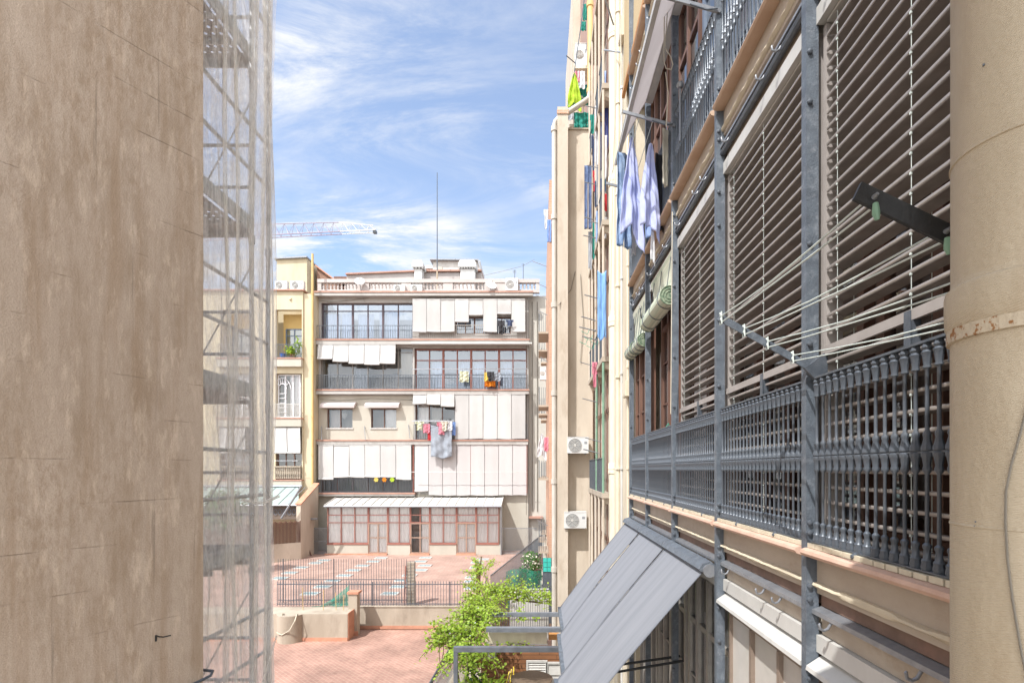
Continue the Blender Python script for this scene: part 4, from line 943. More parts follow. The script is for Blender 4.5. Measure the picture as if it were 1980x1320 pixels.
g4('towel', 1212, 1254, 1466, 1528, .88, 'white', 'towel', 'white cloth at the right of the grey-blue sheet', 'towel')
g4('towel', 1252, 1275, 1470, 1560, .7, 'blue', 'towel', 'blue strip of cloth at the end of the third-floor line', 'towel')
# toy flowers on the second-floor railing
for c, cl, lab in ((748,'yellow','yellow toy windmill on the second-floor railing'), (803,'orange','orange toy windmill on the second-floor railing'), (856,'lime','green toy windmill on the second-floor railing')):
    t = thing('toy_windmill', lab, 'toy', (X(c), YF-.5, Z5(700))); cpt = Vector((X(c), YF-.52, Z5(660)))
    MB().tube([(X(c),YF-.5,Z5(735)), cpt], .015, 5).build('stick', M['iron'], t)
    m = MB()
    for k in range(6):
        a = k*math.pi/3; u = Vector((math.cos(a),0,math.sin(a))); w_ = Vector((-math.sin(a),0,math.cos(a)))
        m.prism([cpt, cpt+u*.12+w_*.09, cpt+u*.2, cpt+u*.1-w_*.05], (0,-.02,0))
    m.build('vanes', CLM[cl], t)

# -------------------------------------------------------------- plants
def leaves(m, c, rad, n, size, rnd, flat=.8, up=.3):
    for _ in range(n):
        a = rnd.random()*6.283; r = rnd.random()**.45; b = math.acos(2*rnd.random()-1)
        p = Vector((c[0]+rad[0]*r*math.sin(b)*math.cos(a), c[1]+rad[1]*r*math.sin(b)*math.sin(a), c[2]+rad[2]*r*math.cos(b)))
        d = Vector((rnd.uniform(-1,1), rnd.uniform(-1,1), rnd.uniform(-.8,.5))).normalized(); s = size*rnd.uniform(.6,1.3)
        nrm_ = Vector((rnd.uniform(-.7,.7), rnd.uniform(-.9,.3), up+rnd.random())).normalized(); w = d.cross(nrm_).normalized()*s*.36
        m.quad(p, p+d*s*.5+w+nrm_*s*.08, p+d*s, p+d*s*.5-w+nrm_*s*.08)
def blades(m, c, n, ln, rnd, spread=.8, w=.03):
    for _ in range(n):
        a = rnd.random()*6.283; e = rnd.uniform(.2, spread); L_ = ln*rnd.uniform(.6,1.1); u = Vector((math.cos(a)*e, math.sin(a)*e, 1)).normalized(); side_ = Vector((-math.sin(a), math.cos(a), 0))*w
        p0 = Vector(c); p1 = p0+u*L_*.5; p2 = p1+Vector((math.cos(a)*e*1.4, math.sin(a)*e*1.4, .55)).normalized()*L_*.3; p3 = p2+Vector((math.cos(a), math.sin(a), -.25)).normalized()*L_*.25
        m.quad(p0-side_*.6, p0+side_*.6, p1+side_, p1-side_); m.quad(p1-side_, p1+side_, p2+side_*.8, p2-side_*.8); m.tri(p2-side_*.8, p2+side_*.8, p3)
rv = random.Random(3)
vn = thing('climbing_vine', 'bright green flowering vine spilling over the pergola and fence', 'vine', W(905,1300,16))
m = MB()
def leafat(m, p, size, rnd):
    d = Vector((rnd.uniform(-1,1), rnd.uniform(-1,.6), rnd.uniform(-.9,.4))).normalized(); sz = size*rnd.uniform(.55,1.35)
    nn = Vector((rnd.uniform(-.8,.8), rnd.uniform(-.9,.3), .25+rnd.random())).normalized(); w = d.cross(nn).normalized()*sz*.34
    m.quad(p, p+d*sz*.5+w+nn*sz*.1, p+d*sz, p+d*sz*.5-w+nn*sz*.1)
def tendril(m, tw, p, d, ln, rnd, size=.105, dens=34, droop=.9):
    p = Vector(p); d = Vector(d).normalized(); n = max(4, int(ln*10)); st = ln/n; pts = [p.copy()]
    for k in range(n):
        d = (d+Vector((rnd.uniform(-.25,.25), rnd.uniform(-.25,.25), -droop*st*(.4+k/n)+rnd.uniform(-.12,.12)))).normalized(); p = p+d*st; pts.append(p.copy())
        for _ in range(max(1, int(dens*st*(1.15-.5*k/n)))):
            q = p+Vector((rnd.gauss(0,.065), rnd.gauss(0,.065), rnd.gauss(0,.055))); leafat(m, q, size*(1.1-.35*k/n), rnd)
    tw.tube(pts, [.008]*len(pts), 3)
tw = MB()
# (pixel, depth, spread x/z, tendrils, length, upward)
for px, py, Y, sx, sz, nt__, ln, upd in ((958,1146,19.2,.75,.14,46,.8,.6),(1015,1152,19.6,.9,.12,50,.6,.5),(1060,1162,19.6,.3,.1,14,.5,.3),(935,1172,17.6,.45,.3,60,.8,.5),(918,1198,16.4,.5,.3,75,.85,.4),(895,1222,15.6,.5,.25,70,.85,.2),(872,1238,15.2,.35,.18,46,.8,.1),(855,1232,15.3,.15,.1,16,.6,.3),(905,1250,14.8,.4,.1,30,.7,-.3),(890,1262,14.5,.25,.1,20,.9,-.6),(918,1120,20.8,.12,.4,22,.5,.5),(935,1098,21,.2,.1,14,.5,.7),(990,1236,15.0,.4,.03,10,.4,-.2),(1000,1188,16.6,.9,.03,14,.4,.2),(925,1262,14.4,.3,.1,14,.8,-.5)):
    c = Vector(W(px, py, Y))
    for _ in range(nt__):
        p0 = c+Vector((rv.uniform(-sx,sx), rv.uniform(-.4,.4), rv.uniform(-sz,sz)))
        a_ = rv.uniform(0, 6.283); tendril(m, tw, p0, (math.cos(a_), math.sin(a_)*.7-.15, upd+rv.uniform(-.3,.4)), ln*rv.uniform(.5,1.15), rv)
tag(tw.build('twigs', M['stem'], vn), kind='stuff')
m.build('foliage', M['vine'], vn, ang=180)
m = MB()
for px, py, Y, r, n in ((900,1225,15.2,.7,50),(930,1185,16.4,.6,40),(985,1148,19,.8,30)): leaves(m, W(px,py,Y), (r,r*.8,r*.5), n, .06, rv)
m.build('blossom', CLM['white'], vn, ang=180)
m = MB()
m.tube([W(905,1420,15.0), W(900,1330,15.), W(908,1280,15.2), W(895,1240,15.6), W(930,1190,16.6), W(965,1155,19), W(1050,1165,19.6)], .035, 6)
m.tube([W(896,1420,15.0), W(890,1330,14.9), W(880,1270,14.8), W(862,1240,15.2), W(846,1225,15.2)], .025, 6)
for k in range(14):
    px = 850+k*9; m.tube([W(px,1240-k*3,15.4), W(px-6+12*rv.random(),1265-k*4,15.1), W(px-12+16*rv.random(),1300-k*8,14.8)], .01, 4)
m.tube([W(924,1170,20.6), W(927,1110,20.9), W(931,1075,21)], .03, 5); m.build('stem', M['stem'], vn)

# ---------------------------------------------------- pergola and patio
zp = -4.45
pg = thing('pergola', 'slate-grey flat pergola frame over the patio', 'pergola', (-.5, 14.5, LT))
for Y, d, x0 in ((13.0,.13,-2.15),(14.6,.16,-1.5),(16.1,.1,-1.5)):
    MB().box(x0, 1.45, Y-d/2, Y+d/2, zp-.12, zp).build('beam', M['beam'], pg)
    xp_ = x0 if Y < 14 else 1.3
    MB().box(xp_, xp_+.1, Y-d/2+.003, Y+d/2-.003, LT, zp-.121).build('post', M['beam'], pg)
MB().box(1.25, 1.35, 13.07, 14.5, zp-.1, zp-.02).build('side_beam', M['beam'], pg)
aw = thing('awning_cassette', 'cream retracted awning cassette under the second pergola beam', 'awning', (-.4, 15, zp-.5))
MB().box(wx(945,15), wx(1057,15), 14.75, 15.1, wz(1238,15), wz(1217,15)).build('cassette', M['cream_pipe'], aw); MB().box(wx(942,15), wx(1059,15), 14.72, 15.13, wz(1240,15), wz(1238,15)-.003).build('rail', M['grey_frame'], aw)
MB().box(wx(1059,15)+.03, wx(1080,15), 14.8, 15.0, wz(1232,15), wz(1222,15)).build('end_bracket', M['orange_bar'], aw)
ww = thing('wooden_wall', 'brown boarded wall at the back of the patio', 'wall', (0, 16.3, LT))
MB().box(wx(930,16.3), 1.55, 16.3, 16.42, LT, wz(1254,16.3)).build('boards', M['wood_wall'], ww)
for px, py0, py1, lab in ((1038,1276,1322,'white louvred shutter leaning on the brown boarded wall'), (1071,1279,1323,'white panelled cupboard door beside the louvred shutter')):
    t = thing('shutter', lab, 'shutter', W(px, py1+18, 16.1)); wd = .33 if px < 1050 else .24; x = wx(px,16.15); z0, z1 = LT, wz(py0,16.15); m = MB()
    m.box(x-wd,x-wd+.06,16.12,16.18,z0,z1); m.box(x+wd-.06,x+wd,16.12,16.18,z0,z1); m.box(x-wd+.06,x+wd-.06,16.12,16.18,z1-.06,z1); m.build('frame', M['white_metal'], t)
    m = MB(); k = 14 if px < 1050 else 3
    for i in range(k):
        a = z0+(z1-.06-z0)*i/k; b = z0+(z1-.06-z0)*(i+1)/k
        m.prism([(x-wd+.06,16.13,a+.006),(x-wd+.06,16.17,b-.006),(x-wd+.06,16.176,b-.006),(x-wd+.06,16.136,a+.006)], (2*wd-.12,0,0))
    m.build('louvres', M['white_metal'], t)
t = thing('patio_table', 'round brown table on the patio', 'table', W(1028,1350,15.4))
c = W(1028,1311,15.4); m = MB().lathe([(.52,c[2]-.04),(.62,c[2]-.03),(.63,c[2]),(.61,c[2]+.01)], c[0], c[1], 32); m.build('table_top', M['wicker_table'], t)
MB().lathe([(.3,LT),(.28,LT+.04),(.05,LT+.07),(.05,c[2]-.041)], c[0], c[1], 14).build('pedestal', M['iron'], t)
t = thing('deck_chair', 'folded yellow and black striped deck chair leaning on the brown wall', 'chair', W(988,1340,15.9)); m = MB(); m2 = MB()
for i in range(6):
    a = Vector(W(974+i*5,1340,15.8)); b = Vector(W(985+i*2.0,1288+abs(i-4)*2.2,16.15)); (m if i % 2 == 0 else m2).bar(a, b, .035, .02)
m.build('yellow_slats', M['yellow'], t); m2.build('dark_slats', M['brown_wood'], t)
t = thing('wall_lamp', 'grey box lamp fixed at the top of the brown wall', 'lamp', W(951,1262,16.2)); m = MB(); x, _, z = W(951,1262,16.2)
m.box(x-.14,x+.14,16.12,16.29,z-.13,z+.1); m.build('housing', M['grey_frame'], t); MB().box(x-.11,x+.11,16.1,16.118,z-.1,z+.07).build('lens', M['white'], t)
t = thing('potted_palm', 'spiky green palm-like plant in front of the brown wall', 'plant', (wx(935,14.3), 14.3, LT)); m = MB(); rp = random.Random(5)
for px in (925, 942): blades(m, (wx(px,14.3),14.3,LT+.45), 46, 1.25, rp, .9, .035)
m.build('leaves', M['vine'], t, ang=180); MB().lathe([(.2,LT),(.28,LT+.42),(.3,LT+.5),(.26,LT+.5),(.24,LT+.44)], wx(933,14.3), 14.3, 16).build('pot', M['pot'], t)
t = thing('flowering_plant', 'plant with red blooms beside the pergola post', 'plant', (wx(918,14.9), 14.9, LT)); m = MB(); leaves(m, W(916,1300,14.9), (.3,.3,.6), 260, .11, rp); m.build('leaves', M['leaf'], t, ang=180)
m = MB(); leaves(m, W(922,1281,14.6), (.09,.08,.09), 60, .09, rp); leaves(m, W(914,1278,14.6), (.06,.05,.05), 20, .07, rp); m.build('bloom', M['red_flower'], t, ang=180)
MB().tube([(wx(918,14.9),14.9,LT),(wx(917,14.9),14.9,LT+1.2)], .02, 5).build('stem', M['stem'], t)
gr = thing('glass_railing', 'iron and glass railing between the red terrace and the patio', 'railing', (-3.1, 16, LT))
ra, rb_ = Vector((-3.14,12.5,-6.02)), Vector((-3.0,18.2,-6.02))
MB().tube([ra, rb_], .032, 8).build('handrail', M['iron'], gr); MB().tube([ra-Vector((0,0,.09)), rb_-Vector((0,0,.09))], .02, 6).build('handrail', M['iron'], gr)
n = 38; b0 = None
for i in range(n):
    p = ra+(rb_-ra)*i/(n-1)
    MB().box(p.x-.009,p.x+.009,p.y-.009,p.y+.009,LT,p.z-.09).build('bar', M['iron'], gr)
m = MB().quad((ra.x+.04,ra.y,LT+.05),(rb_.x+.04,rb_.y,LT+.05),(rb_.x+.04,rb_.y,-6.14),(ra.x+.04,ra.y,-6.14)); m.build('glass_panel', M['glass'], gr)
# slanting fence on the right edge of the far terrace
sfn = thing('iron_fence', 'dark slanting iron fence along the right edge of the far terrace', 'fence', (-1, 30, UT))
a = Vector((-2.2,23.4,UT)); b = Vector((.2,38.3,UT)); n = 95
for i in range(n):
    p = a+(b-a)*i/(n-1); MB().box(p.x-.011,p.x+.011,p.y-.011,p.y+.011,UT,UT+1.35).build('bar', M['iron'], sfn)
for z in (.1, 1.35): MB().bar(a+Vector((0,0,z)), b+Vector((0,0,z)), .05, .04).build('rail', M['iron'], sfn)
wpost = thing('fence_post', 'leaning wooden post wrapped in vine behind the fence', 'post', W(927,1165,21.3)); MB().bar((wx(924,21.3),21.3,UT-.95),W(925,1094,21.3), .17, .12).build('post', M['brown_wood'], wpost); MB().bar((wx(940,21.2),21.2,UT-.95),W(941,1112,21.2), .09).build('side_post', M['block_wall'], wpost)
f3 = thing('iron_fence', 'iron spear fence behind the vine near the grey drainpipe', 'fence', W(1010,1155,20.6)); xa, xb = wx(945,20.8), wx(1075,20.8); n = 30
for i in range(n):
    x = xa+(xb-xa)*i/(n-1); m = MB().box(x-.009,x+.009,20.79,20.81,-7.0,-4.7); m.lathe([(.02,-4.7),(.022,-4.66),(.003,-4.58)], x, 20.8, 6); m.build('bar', M['iron'], f3)
for z in (-5.9, -4.85): MB().box(xa,xb,20.795,20.815,z-.02,z+.02).build('rail', M['iron'], f3)
tn = MB(); tn.grid(lambda u, v: (wx(978,23)+(wx(1048,23)-wx(978,23))*u, 23.0+.08*math.sin(u*14)+.8*u, -6.3+1.75*v+.1*math.sin(u*5)*v), 20, 8); tag(tn.build('shade_net', M['teal_net']), 'teal shade net stretched behind the vine, near the turquoise panels', 'net')
lw_ = thing('low_wall', 'short white wall behind the vine at the patio end', 'wall', W(1020,1150,22)); MB().box(wx(985,21.6), wx(1062,21.6), 21.6, 21.8, -7.3, wz(1139,21.6)).build('face', M['white_metal'], lw_)
tp = thing('turquoise_screen', 'turquoise grid panel standing beside the grey drainpipe', 'screen', W(1058,1110,24)); Yt = 23.5
m = MB()
for i in range(2):
    for j in range(3): m.box(wx(1050+i*8,Yt)+.01, wx(1058+i*8,Yt)-.01, Yt, Yt+.03, wz(1105-j*9,Yt)+.01, wz(1096-j*9,Yt)-.01)
m.build('panels', M['turq'], tp); MB().box(wx(1049,Yt), wx(1067,Yt), Yt+.031, Yt+.06, -7.0, wz(1078,Yt)).build('frame', M['iron'], tp)
sh = thing('shrub', 'mixed flowering shrub behind the slanting fence, left of the turquoise panels', 'shrub', W(1030,1130,25)); m = MB()
leaves(m, W(1030,1095,25), (.6,.6,.8), 420, .13, rp); leaves(m, W(1022,1075,25.5), (.4,.4,.3), 120, .12, rp); m.build('foliage', M['leaf'], sh, ang=180)
m = MB(); leaves(m, W(1028,1085,24.5), (.5,.4,.6), 60, .1, rp); m.build('blossom', CLM['cream'], sh, ang=180); MB().tube([W(1030,1180,25),W(1031,1100,25)], .04, 5).build('stem', M['stem'], sh)
st = thing('outside_stair', 'pale stepped wall descending beside the slanting fence', 'stairs', W(1045,1080,31)); m = MB()
for i in range(8): y = 27+i*1.1; m.box(.05+.16*i*.3, 1.2, y, y+1.1, -8, -6.0+.22*i)
m.build('steps', M['far_wall_warm'], st)
bsh = thing('shrub', 'green garden shrub seen through the netting near the conservatory', 'shrub', W(430,1000,30)); m = MB(); leaves(m, W(432,985,30), (1.3,1,1.3), 900, .26, rp); m.build('foliage', M['leaf'], bsh, ang=180); MB().tube([(W(432,985,30)[0],30,UT),W(432,985,30)], .08, 6).build('trunk', M['stem'], bsh)
# balcony plants of the yellow block
bp_ = thing('potted_plant', 'leafy potted plant on the yellow block balcony', 'plant', (XL(165), YY-.1, ZL(1032))); m = MB(); leaves(m, (XL(168),YY-.15,ZL(985)), (.5,.3,.45), 200, .22, rp); leaves(m, (XL(205),YY-.1,ZL(935)), (.25,.2,.5), 80, .2, rp); blades(m, (XL(140),YY-.2,ZL(1010)), 20, .6, rp, .9, .04); m.build('leaves', M['vine'], bp_, ang=180); MB().lathe([(.15,ZL(1034)),(.22,ZL(1005)),(.2,ZL(1005))], XL(165), YY-.1, 10).build('pot', M['pot'], bp_)
bq = MB().lathe([(.16,ZL(1034)),(.21,ZL(1008)),(.22,ZL(1004)),(.18,ZL(1004))], XL(98), YY-.05, 14); tag(bq.build('plant_pot', M['blue_pot']), 'bright blue pot on the yellow block balcony', 'pot')

# ======================================================= RIGHT WING (middle)
YB = 19.0
wg = thing('apartment_building', 'weathered beige rear wing with a blank end wall and pilaster', 'building', (1.3, YB, LT-.4))
def wbox(m, p0, p1, z0, z1, y0, y1, Y=YB): return m.box(wx(p0,Y), wx(p1,Y), y0, y1, z0, z1)
m = MB(); wbox(m, 1080, 1146, -8, wz(252,YB), YB, YB+5); m.build('wall', M['block_wall'], wg)
m = MB(); wbox(m, 1077, 1097, -8, wz(222,YB), YB-.42, YB-.003); m.build('pilaster', M['block_wall'], wg)
m = MB(); wbox(m, 1076, 1098, wz(236,YB), wz(229,YB), YB-.45, YB-.423); m.build('pilaster_cap', M['brick_orange'], wg)
m = MB(); wbox(m, 1097.5, 1147, wz(252,YB)+.002, wz(249,YB), YB-.06, YB+5); m.build('coping', M['concrete'], wg)
MB().box(wx(1144,YB+.6), 4, YB+.6, YB+8, 12.6, 24).build('upper_wall', M['red_wall'], wg)
MB().box(1.62, 4, YB+6, 32, 8.6, 24).build('rear_wall', M['block_wall'], wg)
MB().box(2.05, 5, 12.2, YB+.59, -8, 15).build('gallery_wall', M['block_wall'], wg)
# far flank seen between the drainpipe and the pale block
fk = thing('apartment_building', 'brown brick flank with balconies beyond the beige wing', 'building', (1.5, 30, LT-.4))
MB().box(.47, 3, 24.6, 37, -8, wz(378,26)).build('wall', M['brick_orange'], fk)
for k in range(4):
    z = -4.2+k*3.75
    for y in (26.5, 30.5, 34.0):
        m = MB(); m.box(-.05 if y < 33 else .1, .465, y, y+1.9, z-.1, z); m.build('balcony_slab', M['concrete'], fk)
        m = MB(); x = -.03 if y < 33 else .12
        for i in range(15): m.box(x, x+.02, y+i*.13, y+i*.13+.02, z, z+.9)
        for i in range(4): m.box(x+.02+i*.1, x+.04+i*.1, y, y+.02, z, z+.9)
        m.box(x-.01, x+.03, y, y+1.9, z+.9, z+.94); m.build('balcony_rail', M['iron'], fk)
for px0, px1, py, Y in ((1036,1066,570,32),(1040,1066,548,33),(1040,1064,600,31),(1030,1062,505,34),(1045,1062,690,30),(1038,1062,1005,29)):
    m = MB().tube([W(px1,py+12,Y), W(px0,py,Y)], .025, 5).tube([W(px1,py+12,Y+1.4), W(px0,py,Y+1.4)], .025, 5)
    for q in range(4):
        t = q/4; m.tube([Vector(W(px0,py,Y)).lerp(Vector(W(px1,py+12,Y)), t), Vector(W(px0,py,Y+1.4)).lerp(Vector(W(px1,py+12,Y+1.4)), t)], .008, 4)
    o = m.build('clothes_airer', M['galv']); tag(o, 'empty wall clothes-line frame sticking out of the far brick flank', 'clothes line', 'empty line frames on the far brick flank')
ac('small air conditioner hung on the far brick flank above its balconies', wx(1044,28), wx(1056,28), wz(738,28), wz(712,28), 27.5, .3)
R = 'laundry on the far brick flank'
garment('top', 1056, 405, 442, 9, 24.3, 'white', 'shirt', 'white garment on the highest line of the far brick flank', 'shirt', group=R)
garment('trousers', 1062, 425, 468, 8, 24.2, 'blue', 'trousers', 'blue trousers beside the highest white garment of the flank', 'trousers', group=R)
garment('point', 1048, 838, 880, 18, 27, 'white', 'shirt', 'bunch of white washing on the lower far flank', 'washing', group=R)
garment('towel', 1057, 845, 872, 10, 26.8, 'pink', 'towel', 'small pink cloth beside the white washing on the far flank', 'towel', group=R)

dp = thing('drainpipe', 'grey drainpipe along the left edge of the beige wing, bent at its top', 'drainpipe', (wx(1072,18.8), 18.8, LT-.4)); xx = wx(1072,18.75)
m = MB().tube([(xx,18.75,-8),(xx,18.75,wz(244,18.75)),(xx+.04,18.74,wz(236,18.75)),(xx+.16,18.72,wz(230,18.75)),W(1130,197,18.7),W(1139,190,18.75),W(1141,180,18.8)], .095, 12); m.build('pipe', M['grey_pipe'], dp)
for py in (250, 420, 590, 760, 930, 1100): z = wz(py,18.75); MB().tube([(xx,18.75,z-.09),(xx,18.75,z+.09)], .125, 12).build('collar', M['grey_pipe'], dp)
dq = thing('drainpipe', 'ochre drainpipe rising above the beige wing', 'drainpipe', W(1141,190,18.85)); m = MB().tube([W(1141,186,18.85), W(1141,-60,18.85)], .1, 12)
for py in (180, 14): m.tube([W(1141,py,18.85), W(1141,py-8,18.85)], .13, 12)
m.build('pipe', M['ochre_pipe'], dq)
ac('air conditioner on the beige wing, upper of two on its blank wall', wx(1097,18.5), wx(1138,18.5), wz(877,18.5), wz(845,18.5), 18.5, .36)
ac('air conditioner on the beige wing, lower of two on its blank wall', wx(1091,18.5), wx(1134,18.5), wz(1022,18.5), wz(990,18.5), 18.5, .36)
m = MB().tube([W(1136,870,18.9),W(1143,880,18.9),W(1143,1150,18.9)], .022, 6).tube([W(1139,540,18.92),W(1141,740,18.92),W(1144,752,18.92)], .028, 6).tube([W(1137,480,18.92),W(1139,540,18.92)], .02, 6)
tag(m.build('cable', M['light_cable']), 'pale pipes and cables running down the beige wing wall', 'cable')
m = MB().tube([W(1112,525,18.95),W(1104,560,18.95),W(1080,590,18.5)], .014, 5).tube([W(1122,530,18.95),W(1128,620,18.95),W(1122,700,18.95)], .01, 5); tag(m.build('cable', M['cable']), 'loose dark cable drooping across the beige wing wall', 'cable')
# things above the wing roof (y 21)
YU = 20.4
ac('air conditioner beside the ochre pipe high above the beige wing', wx(1112,YU), wx(1135,YU), wz(128,YU), wz(85,YU), YU, .35)
MB_ = MB().box(wx(1110,YU), wx(1138,YU), YU-.1, YU+.6, wz(136,YU), wz(130,YU)); tag(MB_.build('wall_shelf', M['cream_pipe']), 'cream bracket shelf under the high air conditioner', 'shelf')
bx_ = thing('balcony', 'small railed balcony above the beige wing, hung with green net', 'balcony', W(1125,255,YU))
m = MB(); wbox(m, 1100, 1146, wz(255,YU), wz(250,YU), YU-.3, YU+3, YU); m.build('slab', M['concrete'], bx_)
m = MB()
for px in (1109, 1118, 1128, 1137): m.tube([W(px,250,YU-.2), W(px,205,YU-.2)], .016, 5)
m.tube([W(1104,205,YU-.2), W(1143,205,YU-.2)], .02, 5); m.tube([W(1112,222,YU-.2), W(1133,248,YU-.2)], .03, 6); m.tube([W(1113,180,YU-.2), W(1142,200,YU-.2)], .04, 6); m.build('rail', M['white_metal'], bx_)
U = 'cloths above the beige wing roof'
garment('towel', 1124, 218, 252, 28, YU-.35, 'teal', 'shade_net', 'dark green net on the balcony above the beige wing', 'net', group=U)
garment('point', 1111, 142, 202, 26, YU-.5, 'lime', 'towel', 'lime green cloth hanging high above the beige wing', 'towel', group=U)
garment('towel', 1123, 165, 205, 30, YU-.2, 'teal', 'shade_net', 'dark green cloth below the high air conditioner', 'net', group=U)
garment('towel', 1116, 138, 160, 10, YU-.4, 'pink', 'towel', 'small pink cloth above the lime green one', 'towel', group=U)
garment('towel', 1124, 138, 172, 14, YU-.4, 'white', 'towel', 'white cloth between the pink cloth and the ochre pipe', 'towel', group=U)
garment('towel', 1103, 198, 232, 14, YU-.45, 'grey', 'towel', 'grey cloth under the lime green one', 'towel', group=U)
garment('towel', 1131, 8, 40, 8, YU-.3, 'teal', 'shade_net', 'green net scrap at the very top beside the ochre pipe', 'net', group=U)
garment('towel', 1128, 42, 60, 10, YU-.3, 'teal', 'shade_net', 'green net scrap just above the high air conditioner', 'net', group=U)
m = MB().tube([W(1109,150,YU-.5), W(1122,60,YU-.5), W(1131,-10,YU-.5)], .02, 5).tube([W(1095,108,YU-.4), W(1112,122,YU)], .02, 5).lathe([(.02,0),(.05,.03),(.02,.06)], 0, 0, 3)
m.v = m.v[:-9]; m.f = [f for f in m.f if max(f) < len(m.v)]
tag(m.build('clothesline_pole', M['iron']), 'dark clothes-line poles leaning beside the high air conditioner', 'pole')

# galleries between the wing and the cream drainpipe
gl = thing('gallery', 'stacked glazed gallery with sage green posts beside the cream drainpipe', 'gallery', (1.95, 16, LT))
for k, z in enumerate((-4.4, -.65, 3.1, 6.85, 10.6)):
    m = MB().box(1.72, 2.05, 14.2, 18.2, z-.14, z); m.build('floor_slab', M['concrete'], gl)
    for y in (14.3, 15.6, 16.9, 18.0): MB().prism([(2.04,y,z-.141),(1.74,y,z-.141),(1.8,y,z-.28),(1.94,y,z-.34),(2.04,y,z-.6)], (0,.14,0)).build('corbel', M['block_wall'], gl)
    m = MB()
    for y in ((14.25, 15.9) if k == 1 else (14.25, 15.2, 16.2, 17.2, 18.1)): m.tube([(1.76,y,z),(1.76,y,z+3.6)], .035, 6)
    m.build('post', M['green_paint' if k in (1,) else 'block_wall'], gl)
    m = MB()
    for i in range(34): y = 14.25+i*.116; m.box(1.75,1.765,y,y+.015,z,z+.95)
    m.box(1.74,1.775,14.25,18.15,z+.95,z+.98); m.build('railing', M['iron'], gl)
    m = MB()
    for i in range(5): m.box(1.97,2.0,14.3+i*.8,14.42+i*.8,z,z+3.4)
    m.box(1.97,2.0,14.3,18.,z+2.3,z+2.42); m.build('window_frame', M['brown_wood'], gl)
m = MB().box(1.74,2.05,14.2,18.2,14.2,14.4); m.build('roof_slab', M['concrete'], gl)
for px0, px1, py, Y in ((1120,1153,632,15),(1124,1152,612,16),(1130,1160,570,16),(1126,1156,650,15.5),(1128,1158,868,15),(1130,1160,420,16.5),(1128,1162,455,16)):
    m = MB().tube([W(px0,py,Y), W(px1,py+8,Y)], .018, 5); tag(m.build('clothesline_bracket', M['galv']), 'thin metal clothes-line arm jutting from the gallery', 'line arm', 'line arms jutting from the gallery')
G = 'laundry on the gallery lines'
garment('sheet', 1164, 522, 655, 17, 13.9, 'skyblue', 'bed_sheet', 'light blue sheet hanging beside the cream drainpipe', 'sheet', group=G)
garment('shirt', 1165, 138, 222, 15, 15.2, 'lightblue', 'shirt', 'light blue shirt high beside the cream drainpipe', 'shirt', group=G)
garment('towel', 1155, 205, 318, 9, 16.0, 'white', 'towel', 'long white towel left of the light blue shirt', 'towel', group=G)
garment('trousers', 1137, 320, 443, 14, 16.8, 'darkdenim', 'trousers', 'dark blue jeans hanging in front of the beige wing', 'trousers', group=G)
garment('top', 1146, 222, 258, 11, 16.6, 'teal', 'shirt', 'small dark green garment above the jeans', 'shirt', group=G)
garment('trousers', 1172, 205, 290, 9, 15.0, 'indigo', 'trousers', 'indigo patterned trousers against the cream drainpipe', 'trousers', group=G)
garment('top', 1160, 222, 262, 9, 15.6, 'magenta', 'shirt', 'dark magenta garment between white towel and indigo trousers', 'shirt', group=G)
garment('towel', 1158, 322, 395, 10, 15.6, 'grey', 'towel', 'grey towel right of the hanging jeans', 'towel', group=G)
garment('towel', 1168, 310, 366, 8, 15.0, 'teal', 'towel', 'green towel beside the cream pipe below the indigo trousers', 'towel', group=G)
garment('towel', 1153, 350, 400, 6, 16.0, 'navy', 'towel', 'thin navy cloth below the white towel', 'towel', group=G)
garment('towel', 1170, 375, 408, 7, 14.8, 'red', 'towel', 'small red cloth low beside the cream pipe', 'towel', group=G)
garment('towel', 1162, 400, 436, 8, 15.2, 'black', 'towel', 'small black cloth under the grey towel', 'towel', group=G)
for kd, px, a_, b_, w_, Y_, cl_, nm_, lb_, ct_ in (
    ('shirt',1149,262,330,11,16.4,'navy','shirt','navy shirt left of the long white towel','shirt'),
    ('trousers',1163,236,330,10,15.4,'darkdenim','trousers','dark denim trousers below the light blue shirt','trousers'),
    ('towel',1170,262,345,8,14.6,'white','towel','white strip of washing next to the cream pipe','towel'),
    ('top',1151,330,372,10,16.2,'red','shirt','red top between the hanging jeans and the cream pipe','shirt'),
    ('shirt',1166,345,402,11,15.0,'navy','shirt','navy shirt low down beside the cream pipe','shirt'),
    ('towel',1157,408,470,9,15.6,'lightblue','towel','pale blue towel under the small red top','towel'),
    ('towel',1150,430,500,8,16.2,'teal','shade_net','green net strip beneath the pale blue towel','net'),
    ('top',1170,420,462,9,14.4,'white','shirt','small white top low beside the cream drainpipe','shirt'),
    ('towel',1141,448,520,7,17.0,'grey','towel','grey cloth below the hanging jeans','towel'),
    ('shirt',1150,700,748,10,15.6,'pink','shirt','pale pink shirt at the lower gallery','shirt')):
    garment(kd, px, a_, b_, w_, Y_, cl_, nm_, lb_, ct_, group=G)
for px0, px1, py, Y in ((1133,1168,205,15.6),(1136,1170,320,15.6),(1130,1166,352,16),(1140,1172,428,15.2),(1122,1150,700,16),(1126,1156,770,15.6),(1132,1162,846,15.2)):
    m = MB().tube([W(px0,py,Y), W(px1,py+8,Y)], .014, 5); tag(m.build('clothesline_bracket', M['galv']), 'thin metal clothes-line arm jutting from the gallery', 'line arm', 'line arms jutting from the gallery')
m = MB()
for px, py in ((1124,640),(1130,652),(1142,660),(1134,668),(1120,660)): m.tube([W(px,py,15.2), W(px+12,py+6,15.2), W(px+16,py-4,15.2)], .008, 4)
tag(m.build('green_cord', M['green_rope']), 'tangle of green cord on the gallery line arms', 'cord')

